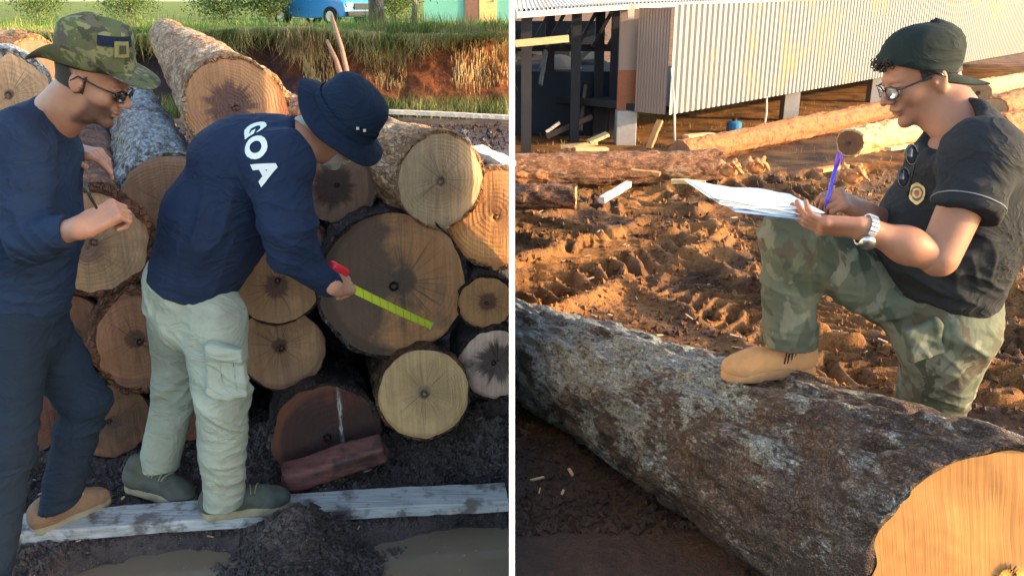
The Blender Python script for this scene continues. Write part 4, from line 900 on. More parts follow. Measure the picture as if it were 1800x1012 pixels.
# low vegetation and litter behind
n = 2500; yy = 9 + rg.random(n) * 12; xx = rg.random(n) * yy * .7 + .3
blades('yard_weeds', np.stack([xx, yy, hR(xx, yy)], 1), .03 + .10 * rg.random(n) ** 2, .006, mat_leaf("yard_weeds", (.16, .13, .05), (.3, .22, .1), (.5, .36, .18), 2), .7, False, 9)
# tree line behind everything (seen only from the side, and through the shed)
# ============================================================ PEOPLE
def mat_skin(name, col, beard=None):
    t = T(name); n = t.noise(9, 4, .6); n2 = t.noise(160, 2)
    c = t.mix(n, tuple(x * .86 for x in col), tuple(min(1, x * 1.1) for x in col)); c = t.mix(t.ma('MULTIPLY', t.noise(22, 3), .25), c, (col[0] * .95, col[1] * .62, col[2] * .52)); c = t.mix(t.ma('MULTIPLY', t.ramp(t.noise(45, 4, .7), [(.45, 0), (.7, 1)]), .25), c, tuple(x * .6 for x in col))
    at_ = t.n('ShaderNodeAttribute'); at_.attribute_name = 'stub'
    c = t.mix(t.ma('MULTIPLY', at_.outputs['Fac'], .88), c, (.05, .032, .028))
    t.b.inputs["Subsurface Weight"].default_value = .12; t.b.inputs["Subsurface Radius"].default_value = (.012, .005, .003)
    return t.fin(c, .52, t.bump(n2, .12, .001), .35)
skinA = mat_skin("skin_a", (.42, .215, .14)); skinB = mat_skin("skin_b", (.55, .27, .17)); skinC = mat_skin("skin_c", (.31, .155, .10))
m_beard = mat_plain("dark_stubble", (.075, .045, .035), .9, .3, .5, 120); m_hair = mat_plain("dark_hair", (.03, .022, .018), .7, .3, .8, 150); m_grey = mat_plain("grey_hair", (.55, .50, .42), .8, .2, .8, 150)
m_navyA = mat_cloth("navy_shirt", (.016, .030, .066)); m_navyB = mat_cloth("navy_long_sleeve", (.017, .028, .062)); m_charc = mat_cloth("charcoal_tshirt", (.020, .023, .028))
m_jean = mat_cloth("dark_jeans", (.014, .024, .042)); m_khaki = mat_cloth("pale_khaki", (.36, .385, .31), dirt=(.26, .25, .2))
m_camoC = mat_camo("camo_trousers", [(.115, .13, .10), (.065, .08, .06), (.20, .205, .16), (.10, .082, .062)], 8, (1, 1, .6)); m_camoH = mat_camo("camo_hat", [(.11, .12, .05), (.05, .055, .035), (.24, .23, .11), (.12, .09, .07)], 17, (1, 1, 1), .15)
m_hatB = mat_cloth("navy_hat", (.013, .022, .045)); m_cap = mat_cloth("dark_green_cap", (.014, .022, .021)); m_boot = mat_plain("tan_suede", (.40, .22, .10), .9, .2, .3, 40); m_sole = mat_plain("sole_rubber", (.30, .25, .18), .9, .3, .4, 30)
m_shoeA = mat_plain("muddy_tan_leather", (.27, .16, .10), .8, .6, .9, 18, bd=.006); m_shoeB = mat_plain("muddy_olive_shoe", (.085, .09, .072), .85, .6, .9, 22, bd=.006); m_soleB = mat_plain("muddy_pale_sole", (.34, .28, .18), .9, .6, .8, 18, bd=.006)
m_white = mat_plain("white_print", (.80, .80, .78), .7, .05, .1, 60); m_frameG = T("glasses_frame").fin((.01, .01, .012), .25, None, .6)
m_lens = T("dark_lens").fin((.02, .022, .03), .08, None, .7)
m_eyew = T("eye_white").fin((.7, .66, .6), .3); m_iris = T("iris").fin((.05, .025, .015), .2)

def folds(srcs, base=.003, fs=7, seed=0, fine=.0022):
    """real creases: ridges elongated across the given axis around each joint"""
    def f(V, N):
        wv = np.stack([fbm(V * 6 + k * 9.1, 2, seed + 40 + k) for k in range(3)], 1) * .035; d = base * fbm(V * fs, 3, seed)
        for i, (p, rad, ax, fr, amp) in enumerate(srcs):
            p = A(p); ax = A(ax); ax = ax / np.linalg.norm(ax); r = V + wv - p; g = np.exp(-((V - p) ** 2).sum(1) / rad ** 2)
            al = r @ ax; pe = r - al[:, None] * ax; q = pe * 4.5 + (ax * (fr / 3.1))[None] * al[:, None]
            n1 = 1 - np.abs(vnoise(q + i * 5.7, seed + i)); n2 = 1 - np.abs(vnoise(q * 1.9 + i * 3.1, seed + i + 9))
            d = d + amp * g * ((n1 ** 3) * 1.1 + (n2 ** 3) * .45 - .55)
        return d + fine * (1 - np.abs(vnoise(V * np.array([20, 20, 34]) + wv * 60, seed + 70))) ** 2 - fine * .4
    return f
def head_field(M, neck_w, nr=.056, beard=False, open_=0.0, size=1.0):
    nl_ = A(M.inverted() @ Vector(neck_w)); lo = np.minimum([-.13, -.11, -.15], nl_ - .09); hi = np.maximum([.14, .11, .14], nl_ + .09)
    f = Field(lo, hi, .0032, M); w_ = dict(world=False)
    f.ell((-.012, 0, .035), (.098, .077, .085), .02, **w_).ell((.022, 0, -.025), (.066, .060, .082), .025, **w_).ell((.035, 0, -.078), (.045, .043, .033), .02, **w_)
    f.ell((.074, 0, -.098), (.019, .022, .017), .016, **w_).ell((.076, 0, .026), (.017, .048, .012), .014, **w_)
    f.ell((.056, .040, -.022), (.026, .022, .024), .02, **w_).ell((.056, -.040, -.022), (.026, .022, .024), .02, **w_)
    for s in (-1, 1):
        f.ell((.097, s * .031, .004), (.014, .017, .011), .010, op='sub', **w_); f.ell((.074, s * .031, .002), (.013, .013, .012), .004, **w_)
        f.ell((.079, s * .031, .012), (.014, .018, .005), .006, **w_)
    f.cone((.088, 0, .012), (.114, 0, -.024), .007, .0105, .012, **w_)
    for s in (-1, 1): f.ell((.100, s * .012, -.029), (.011, .0075, .007), .006, **w_)
    f.ell((.088, 0, -.052), (.014, .024, .012), .012, **w_)
    f.ell((.0915, 0, -.0550), (.009, .022, .0050), .006, **w_).ell((.0895, 0, -.0670), (.009, .018, .0055), .006, **w_).ell((.1025, 0, -.0610), (.0085, .021, .0013 + open_), .003, op='sub', **w_)
    for s in (-1, 1):
        Re = Matrix.Rotation(s * R(-18), 3, 'Z') @ Matrix.Rotation(R(-10), 3, 'Y')
        f.ell((-.008, s * .077, -.006), (.018, .0075, .028), .006, Re, **w_).ell((-.004, s * .0865, -.002), (.011, .005, .018), .004, Re, op='sub', **w_)
        f.ell((.006, s * .079, -.010), (.005, .004, .006), .004, **w_)
    f.cone((-.028, 0, -.045), nl_, nr, nr * 1.12, .03, world=False)
    f.cone((-.005, 0, -.09), nl_ + np.array([.02, 0, .0]), nr * .72, nr * .9, .03, world=False)
    return f
def head(M, neck_w, disp=None, **kw):
    return head_field(M, neck_w, **kw).mesh(disp)
def hand_arm(elbow, wrist, fdir, dorsal, side, curl=(.5, .5, .55, .6), thumb=(.55, .75, -.35), tc=.3, re=.045, rw=.028, spread=.0, size=1.0, idx=None):
    M = frame(wrist, fdir, dorsal); el = A(M.inverted() @ Vector(elbow))
    lo = np.minimum([-.06, -.09, -.13], el - .07); hi = np.maximum([.22, .09, .07], el + .07); f = Field(lo, hi, .0031, M); w_ = dict(world=False)
    z = size
    f.cone(el, (-.005, 0, 0), re, rw, .01, **w_)
    d_ = A((0, 0, 0)) - el; d_ /= np.linalg.norm(d_); f.ell(el + d_ * .085, (re * 1.0,) * 3, .03, **w_) if re > .04 else None
    f.rbox((.047 * z, 0, -.002), (.048 * z, .038 * z, .0145), .012, .014, **w_); f.cone((-.01, 0, 0), (.03, 0, 0), rw, rw * .75, .015, (0, 0, 1), .8, **w_)
    f.ell((.03 * z, side * .026, -.010), (.03, .017, .014), .012, **w_)
    ys = [.029, .0100, -.0095, -.028]; Ls = [(.040, .025, .021), (.044, .029, .022), (.041, .027, .021), (.033, .021, .019)]; rs = [.0088, .0090, .0086, .0078]
    cl = list(curl)
    for i in range(4):
        a = 0; p = A((.090 * z, side * ys[i] * z, .001)); c = cl[i]; yaw = side * (1.5 - i) * spread
        f.ell(p + A((-.002, 0, .003)), (.012, .0098, .010), .008, **w_)
        for k in range(3):
            a += c * (1.15, 1.35, .8)[k]; dd = A((math.cos(a) * math.cos(yaw), math.sin(yaw), -math.sin(a))); q = p + dd * Ls[i][k] * z
            f.cone(p, q, rs[i] * (1 - .08 * k), rs[i] * (1 - .08 * (k + 1)), .0035 if k else .006, **w_); p = q
    p = A((.022, side * .030, -.006)); d1 = A((thumb[0], side * thumb[1], thumb[2])); d1 /= np.linalg.norm(d1); q = p + d1 * .042; f.cone(p, q, .0145, .0112, .010, **w_)
    d2 = d1 * (1 - tc) + A((1, -side * .35, -.25)) * tc; d2 /= np.linalg.norm(d2); q2 = q + d2 * .032; f.cone(q, q2, .0108, .0098, .004, **w_)
    d3 = d2 * (1 - tc) + A((1, -side * .7, -.35)) * tc; d3 /= np.linalg.norm(d3); f.cone(q2, q2 + d3 * .024, .0098, .008, .004, **w_)
    return f.mesh()
def shoe(name, parent, heel, toe, m_up, m_so, L=.29, wd=.05, ht=.10, boot=False, up=(0, 0, 1), laces=True, ankle=None):
    heel = Vector(heel); d = Vector(toe) - heel; M = frame(heel, d, up); w_ = dict(world=False)
    f = Field((-.06, -.09, -.01), (L + .05, .09, .26), .004, M)
    f.cone((.045, 0, .045), (L - .065, 0, .035), .044, .038, .02, (0, 1, 0), wd / .048, **w_).ell((L - .06, 0, .036), (.066, wd, .042), .02, **w_).ell((L - .095, 0, .055), (.045, .036, .038), .02, **w_).ell((.045, 0, .055), (.05, .038, .05), .02, **w_)
    f.cone((.055, 0, .06), (.06, 0, ht + (.06 if boot else 0)), .044, .043, .02, **w_).cone((.08, 0, ht * .7), (L - .09, 0, .05), .038, .028, .02, **w_)
    f.cut((0, 0, .018), (0, 0, -1), world=False)
    V, Q = f.mesh(lambda v, n: .0035 * fbm(v * 26, 4, 4)); V0, Q0 = V, Q; o = quads_obj(name, V, Q, m_up, parent)
    g = Field((-.06, -.09, -.015), (L + .05, .09, .06), .0035, M)
    g.ell((L - .075, 0, .012), (.082, wd * 1.06, .05), .01, **w_).cone((.045, 0, .012), (L - .08, 0, .012), .046, .046, .02, (0, 1, 0), 1.0, **w_)
    g.cut((0, 0, .032), (0, 0, 1), world=False).cut((0, 0, .0), (0, 0, -1), world=False)
    V, Q = g.mesh(lambda v, n: .0015 * fbm(v * 40, 2, 4)); s = quads_obj('sole', V, Q, m_so, parent); s.parent = o; s.location = (0, 0, 0)
    if laces:
        lb = MB(); bvs = BVHTree.FromPolygons([tuple(v) for v in V0.tolist()], [tuple(q_) for q_ in Q0.tolist()]); dn = (M.to_3x3() @ Vector((0, 0, -1))).normalized()
        for i in range(4):
            x = L * .42 + i * .022; zc = .103 - i * .008 + (.012 if boot else 0); pts = []
            for y in (-.030, -.018, -.006, .006, .018, .030):
                h_ = bvs.ray_cast(M @ Vector((x + (.006 if i % 2 else -.004) * (y / .03), y, .3)), dn); pts.append((h_[0] - dn * .0022) if h_[0] is not None else M @ Vector((x, y, zc)))
            lb.tube(pts, .0026, 5)
        l = lb.build('laces', m_soleB, parent, True); l.parent = o
    return o
def loft_hat(name, M, prof, mat, parent, mod=None, n=64):
    V = []; 
    for (r, z) in prof:
        for k in range(n):
            t = 2 * math.pi * k / n; rx, ry, zz = r, r, z
            if mod: rx, ry, zz = mod(r, z, t)
            V.append(M @ Vector((rx * math.cos(t), ry * math.sin(t), zz)))
    F = [tuple(f) for f in grid_faces(len(prof), n, True)]; F = [f[::-1] for f in F]
    F.append(tuple(range(n)) if prof[0][0] < .02 else tuple(range(n)))
    return mesh_obj(name, V, F, mat, parent)
def eyes(M, parent):
    for s in (-1, 1):
        b_ = bmesh.new(); bmesh.ops.create_uvsphere(b_, u_segments=16, v_segments=10, radius=.0105); me = bpy.data.meshes.new('eye'); 
        for v in b_.verts: v.co = M @ (Vector((.0785, s * .031, .001)) + v.co)
        b_.to_mesh(me); b_.free(); V = [tuple(v.co) for v in me.vertices]; F = [tuple(p.vertices) for p in me.polygons]
        o = mesh_obj('eye', V, F, [m_eyew, m_iris], parent); c = M @ Vector((.09, s * .031, -.002))
        for p in o.data.polygons:
            if (Vector(p.center) + wloc(parent) - c).length < .0058: p.material_index = 1
def glasses(M, parent, lens_mat, w_=.056, zoff=.002, dark=True):
    fr_ = MB(); lens = []
    for s in (-1, 1):
        pts = []
        for k in range(17):
            t = 2 * math.pi * k / 16; pts.append(M @ Vector((.106 - .012 * abs(math.cos(t)) * (1 if math.cos(t) > 0 else .2), s * (.033 + .026 * math.cos(t)), zoff + .017 * math.sin(t))))
        fr_.tube(pts, .0019, 6)
        lb = MB(); lb.add([p for p in pts[:-1]] + [p - (M.to_3x3() @ Vector((.0015, 0, 0))) for p in pts[:-1]], [tuple(range(16)), tuple(range(31, 15, -1))] + [(i, 16 + i, 16 + (i + 1) % 16, (i + 1) % 16) for i in range(16)]); lens.append(lb)
        fr_.tube([M @ Vector((.094, s * .060, zoff + .006)), M @ Vector((.05, s * .078, zoff + .008)), M @ Vector((-.005, s * .084, zoff + .012)), M @ Vector((-.02, s * .084, zoff - .008))], .0026, 6)
    fr_.tube([M @ Vector((.106, -.008, zoff + .004)), M @ Vector((.109, 0, zoff + .007)), M @ Vector((.106, .008, zoff + .004))], .0019, 6)
    o = fr_.build('glasses', m_frameG, parent, True)
    for lb in lens: l = lb.build('lens', lens_mat, parent, True); l.parent = o
    return o

def local_cut(f, c, n, rad, ymax=9):
    n = A(n); n = n / np.linalg.norm(n); c = A(c); q = f._sub(c - rad, c + rad)
    sl, X_, Y_, Z_ = q; d = (X_ - c[0]) * n[0] + (Y_ - c[1]) * n[1] + (Z_ - c[2]) * n[2]; rr = np.sqrt((X_ - c[0]) ** 2 + (Y_ - c[1]) ** 2 + (Z_ - c[2]) ** 2)
    o = f.d[sl]; f.d[sl] = np.where((rr < rad) & (Y_ < ymax), np.maximum(o, d), o).astype(np.float32)

# ------------------------------------------------------------ MAN A (left, writing)
mA = empty('person', P(60, 930, 2.42), 'man in camouflage boonie hat, sunglasses, navy shirt and dark jeans, writing at the left edge', 'person')
mA.location.z = .05
HA = frame(P(163, 140, 2.48), (.89, -.02, -.45), (.45, 0, .89)); neckA = P(88, 212, 2.52)
hv = head_field(HA, neckA, nr=.060)
pts = []
V1, Q1 = hv.mesh()
eA, wA = P(52, 425, 2.26), P(146, 398, 2.16)
V2, Q2 = hand_arm(eA, wA, (.75, .35, .35), (-.45, -.75, .45), 1, (.95, .95, 1.0, 1.0), (.85, .4, -.5), .5, re=.034, rw=.029)
V3, Q3 = hand_arm(P(60, 330, 2.75), P(122, 262, 2.66), (.95, -.2, -.15), (.1, -.1, 1), -1, (.25, .4, .5, .6), (.9, .6, -.1), .2)
fb = Field(P(-140, 1100, 2.2) - Vector((.1, .3, .1)), (P(210, 300, 2.4).x + .1, 3.0, 1.55), .012)
shA, shA2 = P(38, 245, 2.36), P(60, 235, 2.72)
fb.cone(P(35, 540, 2.5), P(62, 260, 2.53), .11, .115, .04).cone(shA, shA2, .055, .055, .04).cone(shA, eA, .05, .042, .02)
V4, Q4 = fb.mesh(); V, Q = join([(V1, Q1), (V2, Q2), (V3, Q3), (V4, Q4)])
bodyA = quads_obj('body', V, Q, skinA, mA)
L_ = (V1 - A(HA.translation)) @ np.array(HA.to_3x3()); nz_ = fbm(L_ * 60, 3, 3)
st = sstep(.000, .028, L_[:, 0] + .5 * np.minimum(0, L_[:, 2] + .06) * -1 - .012) * sstep(-.030, -.052, L_[:, 2] + .008 * nz_ - .35 * np.maximum(0, .035 - L_[:, 0])) * sstep(-.140, -.118, L_[:, 2])
st = st * (1 - sstep(.084, .090, L_[:, 0]) * sstep(.026, .02, np.abs(L_[:, 1])) * sstep(-.076, -.072, L_[:, 2]) * sstep(-.048, -.052, L_[:, 2])) * (1 - sstep(.075, .085, L_[:, 0]) * sstep(-.046, -.042, L_[:, 2]))
att = bodyA.data.attributes.new('stub', 'FLOAT', 'POINT'); arr = np.zeros(len(bodyA.data.vertices)); arr[:len(V1)] = np.clip(st * (.8 + .3 * nz_), 0, 1); att.data.foreach_set('value', arr)
fs_ = head_field(HA, neckA, nr=.060); V, Q = fs_.mesh(); L_ = (V - A(HA.translation)) @ np.array(HA.to_3x3())
m2 = (L_[:, 2] < .04) & (L_[:, 2] > -.045 - .3 * (L_[:, 0] + .05)) & (L_[:, 0] < .018) & (np.abs(L_[:, 1]) > .0) & ~((np.abs(L_[:, 1]) > .074)) & (L_[:, 2] > -.035)
V, Q = fs_.mesh(lambda v, n: np.full(len(v), .003)); quads_obj('hair', V, Q[m2[Q].all(1)], m_hair, mA)
glasses(HA, mA, m_lens); eyes(HA, mA)
# shirt
f = Field((P(-160, 300, 2.4).x, 2.0, .80), (P(175, 300, 2.4).x, 2.95, 1.62), .0052)
f.cone(P(38, 520, 2.49), P(52, 400, 2.5), .135, .135, .05, (0, 1, 0), 1.2).cone(P(52, 400, 2.5), P(60, 275, 2.53), .135, .125, .05, (0, 1, 0), 1.3)
f.cone(shA, shA2, .078, .075, .06).cone(P(60, 240, 2.53), neckA, .10, .075, .04)
f.cone(shA, eA, .080, .062, .035).cone(eA, P(143, 399, 2.17), .060, .040, .025).cone(shA2, P(60, 330, 2.75), .07, .058, .03).cone(P(60, 330, 2.75), P(118, 268, 2.67), .056, .038, .02)
f.cut(P(98, 194, 2.5), (.80, -.05, .60))
nC = (Vector(wA) - Vector(eA)).normalized(); 
g = folds([(eA, .11, (.5, 0, 1), 70, .016), (P(45, 470, 2.4), .16, (.25, 0, 1), 45, .014), (P(70, 330, 2.35), .16, (1, 0, .8), 48, .012), (shA, .12, (1, .2, -.4), 50, .009)], .008, 6, 3)
V, Q = f.mesh(g); sA = quads_obj('shirt', V, Q, m_navyA, mA)
# jeans
f = Field((P(-160, 900, 2.3).x - .1, 1.75, -.1), (P(215, 700, 2.5).x, 2.9, 1.10), .0055)
hA1, kA1, aA1 = P(25, 580, 2.40), P(12, 790, 2.28), P(-28, 1050, 2.12); hA2, kA2, aA2 = P(68, 580, 2.58), P(148, 706, 2.52), P(88, 882, 2.44)
f.cone(P(35, 545, 2.49), P(40, 590, 2.49), .135, .13, .04, (0, 1, 0), 1.15)
f.cone(hA1, kA1, .098, .078, .03).cone(kA1, aA1, .075, .066, .03).cone(hA2, kA2, .096, .073, .03).cone(kA2, (aA2.x, aA2.y, aA2.z - .08), .071, .060, .03)
local_cut(f, (aA2.x, aA2.y, .135), (.1, .2, -1), .13)
g = folds([(kA2, .13, (.2, 0, 1), 60, .016), (kA1, .16, (0, 0, 1), 50, .012), (P(80, 600, 2.5), .14, (-.5, 0, 1), 55, .012), (aA2, .1, (0, 0, 1), 75, .014), (hA1, .14, (.4, 0, 1), 45, .01)], .006, 6, 5)
V, Q = f.mesh(g); quads_obj('jeans', V, Q, m_jean, mA)
shoe('shoe', mA, P(56, 938, 2.42), P(165, 893, 2.57), m_shoeA, m_soleB, L=.255, wd=.044, ht=.07)
q = P(-60, 1090, 2.0); shoe('shoe', mA, (q.x - .03, q.y, .03), (q.x + .26, q.y + .06, .03), m_shoeA, m_soleB, L=.285, wd=.046, ht=.07)
# boonie hat
HH = frame(P(166, 112, 2.48), (.97, -.05, -.22), (.22, -.08, .97))
def modA(r, z, t):
    brim = max(0, (r - .108) / .085); side = math.sin(t) ** 2; zz = z + .085 * brim * side * (1.0 if math.sin(t) < 0 else .5) - .022 * brim * max(0, math.cos(t)) ** 2
    zz += .006 * math.sin(3 * t + 1) * (1 if r < .1 else 2.0 * brim); k = 1 - .30 * brim * side
    return r * 1.0 * k * (1.02 if r < .12 else 1), r * .93 * k, zz
loft_hat('hat', HH, [(.004, .128), (.03, .128), (.062, .124), (.085, .115), (.096, .100), (.100, .08), (.104, .04), (.107, .004), (.109, .0), (.125, -.002), (.15, -.006), (.165, -.010), (.180, -.014), (.181, -.017), (.165, -.0135), (.15, -.0095), (.12, -.0055), (.102, -.003), (.098, .03), (.09, .07)], m_camoH, mA, modA, 72)
def shell_patch(name, M, th0, th1, z0, z1, r0, r1, mat, parent, n=24, ey=.93, off=.003, col=None):
    V = []
    for i in range(n + 1):
        t = th0 + (th1 - th0) * i / n
        for j in range(5):
            u = j / 4; r = r0 + (r1 - r0) * u + off; V.append(M @ Vector((r * math.cos(t) * 1.02, r * math.sin(t) * ey, z0 + (z1 - z0) * u)))
    return mesh_obj(name, V, grid_faces(n + 1, 5), mat, parent)
shell_patch('hat_band', HH, 0, 2 * math.pi, .004, .030, .108, .105, m_camoH, mA, 60, off=.002)
m_gold = mat_plain("yellow_badge", (.24, .22, .08), .6, .3, .3, 60)
shell_patch('hat_badge', HH, R(-38), R(-12), .045, .088, .1045, .1005, m_gold, mA, 10, off=.0035)
shell_patch('badge_centre', HH, R(-31), R(-19), .055, .078, .1038, .1012, mat_plain("badge_dark", (.05, .05, .02), .7), mA, 8, off=.006)
shell_patch('hat_panel', HH, R(-62), R(-2), .072, .1, .1015, .0975, m_hatB, mA, 16, off=.002)
# pen and the small phone-like device
m_penb = T("dark_pen").fin((.02, .025, .03), .3)
b_ = MB(); b_.tube([P(149, 322, 2.12), P(158, 345, 2.13), P(170, 366, 2.15)], [.0042, .0045, .0035], 8); tag(b_.build('pen', m_penb, smooth=True, origin=P(170, 366, 2.15)), 'dark pen held in the fist of the man in camouflage hat', 'pen')

# ------------------------------------------------------------ MAN B (bending, measuring)
mB = empty('person', (P(370, 890, 2.55).x, 2.55, .05), 'grey-haired man in navy boonie hat and pale khaki trousers bending over to measure a log', 'person')
HB = frame(P(592, 226, 2.62), (.60, .42, -.62), (.62, -.12, .72)); neckB = P(526, 246, 2.57)
V1, Q1 = head(HB, neckB, nr=.058)
eB, wB = P(508, 440, 2.36), P(586, 500, 2.40)
V2, Q2 = hand_arm(eB, wB, (.30, .93, -.25), (.75, -.3, .55), 1, (.8, .85, .9, .9), (.9, .35, -.1), .5, re=.034, rw=.029)
f = Field((P(240, 500, 2.6).x, 2.3, .5), (P(600, 300, 2.6).x, 2.95, 1.5), .012)
shB, shB2 = P(492, 285, 2.42), P(500, 262, 2.78); f.cone(P(335, 500, 2.6), P(455, 290, 2.6), .11, .12, .04).cone(shB, shB2, .055, .055, .04).cone(shB, eB, .05, .04, .02)
V4, Q4 = f.mesh(); V, Q = join([(V1, Q1), (V2, Q2), (V4, Q4)]); quads_obj('body', V, Q, skinB, mB)
hf_ = head_field(HB, neckB, nr=.058); V, Q = hf_.mesh(lambda v, n: .004 + .002 * fbm(v * 90, 2)); L_ = (V - A(HB.translation)) @ np.array(HB.to_3x3())
m2 = (L_[:, 0] < .012) & (L_[:, 2] > -.062 + .03 * np.abs(L_[:, 1]) / .07) & (L_[:, 2] < .05) & (np.abs(L_[:, 1]) < .076); quads_obj('hair', V, Q[m2[Q].all(1)], m_grey, mB)
m1 = (L_[:, 0] > .03) & (L_[:, 2] < -.04) & (L_[:, 2] > -.12) & ~((L_[:, 0] > .07) & (L_[:, 2] > -.045)); quads_obj('beard', V, Q[m1[Q].all(1)], m_grey, mB)
glasses(HB, mB, m_lens); eyes(HB, mB)
# shirt
f = Field((P(215, 500, 2.6).x, 2.15, .55), (P(640, 300, 2.6).x, 3.0, 1.55), .0052)
f.cone(P(338, 492, 2.58), P(385, 385, 2.59), .140, .155, .06, (0, 1, 0), 1.22).cone(P(385, 385, 2.59), P(450, 292, 2.6), .155, .150, .06, (0, 1, 0), 1.3)
f.cone(shB, shB2, .085, .08, .07).cone(P(475, 265, 2.6), neckB, .10, .068, .05).ell(P(400, 262, 2.6), (.09, .17, .07), .07)
f.cone(shB, P(506, 400, 2.37), .088, .078, .04).cone(P(506, 400, 2.37), eB, .078, .070, .03).cone(eB, P(580, 499, 2.40), .067, .040, .025).cone(shB2, P(520, 400, 2.85), .075, .06, .03).cone(P(520, 400, 2.85), P(548, 470, 2.8), .055, .042, .02)
local_cut(f, P(532, 238, 2.58), (.93, 0, .30), .13, 9); f.cut(P(334, 494, 2.58), (-.375, 0, -.92))if False else f.cut(P(334, 497, 2.58), (-.40, .0, -.86))
g = folds([(eB, .13, (.4, 0, 1), 62, .018), (P(500, 350, 2.4), .14, (1, 0, .5), 42, .014), (P(400, 420, 2.45), .2, (1, 0, -.35), 36, .016), (P(450, 280, 2.45), .16, (1, 0, .3), 38, .012), (P(350, 470, 2.45), .14, (.9, 0, -.5), 55, .012)], .009, 6, 13)
V, Q = f.mesh(g); sB = quads_obj('shirt', V, Q, m_navyB, mB)
# trousers
f = Field((P(215, 700, 2.8).x, 2.25, .02), (P(450, 700, 2.6).x + .05, 3.0, 1.05), .005)
hB1, kB1, aB1 = P(376, 560, 2.50), P(391, 700, 2.46), P(386, 860, 2.50); hB2, kB2, aB2 = P(312, 560, 2.68), P(312, 672, 2.72), P(268, 828, 2.72)
f.cone(P(335, 502, 2.58), P(338, 540, 2.59), .142, .140, .05, (0, 1, 0), 1.15).cone(hB1, kB1, .102, .079, .04).cone(kB1, (aB1.x, aB1.y, .03), .080, .064, .03).cone(hB2, kB2, .098, .075, .04).cone(kB2, (aB2.x - .01, aB2.y, .02), .074, .068, .03)
f.rbox(P(400, 655, 2.38), (.062, .014, .078), .008, .008, Matrix.Rotation(R(4), 3, 'Y')).rbox(P(402, 622, 2.372), (.066, .016, .022), .006, .003, Matrix.Rotation(R(10), 3, 'Y')).rbox(P(310, 508, 2.445), (.045, .012, .020), .005, .004, Matrix.Rotation(R(12), 3, 'Y')).rbox(P(388, 662, 2.358), (.0035, .012, .05), .002, .002, op='sub').rbox(P(412, 664, 2.358), (.0035, .012, .05), .002, .002, op='sub')
f.cut((0, 0, .112), (0, 0, -1)) ; f.cut(P(335, 478, 2.58), (.36, 0, .93))if False else None
g = folds([(P(415, 712, 2.42), .12, (.55, 0, .85), 50, .024), (kB2, .11, (-.6, 0, .8), 44, .020), (P(405, 845, 2.45), .08, (.35, 0, .95), 66, .020), (aB2, .07, (.5, 0, .9), 60, .014), (P(290, 545, 2.5), .13, (.85, 0, .55), 44, .016), (P(400, 575, 2.42), .1, (.75, 0, .7), 48, .014), (P(375, 790, 2.45), .12, (.9, 0, .4), 40, .014)], .008, 5, 23, .0008)
V, Q = f.mesh(g); quads_obj('trousers', V, Q, m_khaki, mB)
s1 = shoe('shoe', mB, (P(354, 900, 2.50).x, 2.50, .062), (P(475, 890, 2.54).x, 2.55, .062), m_shoeB, m_soleB, L=.29, wd=.050, ht=.10)
s2 = shoe('shoe', mB, (P(222, 862, 2.70).x, 2.72, .045), (P(340, 880, 2.62).x, 2.62, .03), m_shoeB, m_soleB, L=.29, wd=.050, ht=.10)
HBH = frame(P(606, 205, 2.61), (.66, .0, -.68), (.66, -.22, .66))
def modB(r, z, t):
    brim = max(0, (r - .108) / .07); zz = z - .012 * brim * math.cos(t) - .02 * brim * math.sin(t) ** 2; zz += .004 * math.sin(4 * t) * brim * 2; return r * 1.04, r * .94, zz
loft_hat('hat', HBH, [(.004, .118), (.03, .118), (.06, .115), (.083, .105), (.093, .090), (.099, .06), (.104, .02), (.107, .003), (.109, .0), (.12, -.003), (.14, -.010), (.158, -.017), (.159, -.020), (.14, -.0135), (.118, -.007), (.102, -.003), (.098, .03), (.09, .07)], m_hatB, mB, modB, 72)
shell_patch('hat_band', HBH, 0, 2 * math.pi, .004, .028, .108, .1055, m_hatB, mB, 60, off=.004, ey=.94)
b_ = MB(); 
for a_, zq in ((R(-60), .045), (R(-48), .05)): b_.box(HBH @ Vector((.107 * math.cos(a_), .1 * math.sin(a_), zq)), (.008, .008, .008))
b_.build('eyelet', m_steel, mB)

# lettering wrapped on the shirt
def letters(txt, body, origin, ex, ey_, size, mat, parent, name='lettering', off=.0035, bold=.0, from_dir=(0, -1, .3), thick=0.0):
    cu = bpy.data.curves.new('txt', 'FONT'); cu.body = txt; cu.size = size; cu.offset = bold; cu.align_x = 'CENTER'; cu.align_y = 'CENTER'; cu.resolution_u = 4; cu.space_character = 1.22
    to = bpy.data.objects.new('txt', cu); COL.objects.link(to); bpy.context.view_layer.update()
    me = bpy.data.meshes.new_from_object(to.evaluated_get(bpy.context.evaluated_depsgraph_get())); bpy.data.objects.remove(to)
    bm = bmesh.new(); bm.from_mesh(me); bmesh.ops.triangulate(bm, faces=bm.faces[:])
    for _ in range(3):
        long_ = [e for e in bm.edges if e.calc_length() > size * .09]
        if long_: bmesh.ops.subdivide_edges(bm, edges=long_, cuts=1); bmesh.ops.triangulate(bm, faces=bm.faces[:])
    dg = bpy.context.evaluated_depsgraph_get(); bw = wloc(body); bv = BVHTree.FromObject(body, dg)
    ex = Vector(ex).normalized(); ey_ = Vector(ey_); ey_ = (ey_ - ex * ey_.dot(ex)).normalized(); fd = Vector(from_dir).normalized(); org = Vector(origin)
    for v in bm.verts:
        p = org + ex * v.co.x + ey_ * v.co.y; h = bv.ray_cast(p + fd * .6 - bw, -fd)
        v.co = (h[0] + bw + h[1] * off) if h[0] is not None else p
    V = [tuple(v.co) for v in bm.verts]; bm.verts.index_update(); F = [tuple(x.index for x in f_.verts) for f_ in bm.faces]; bm.free()
    o = mesh_obj(name, V, F, mat, parent, False)
    return o
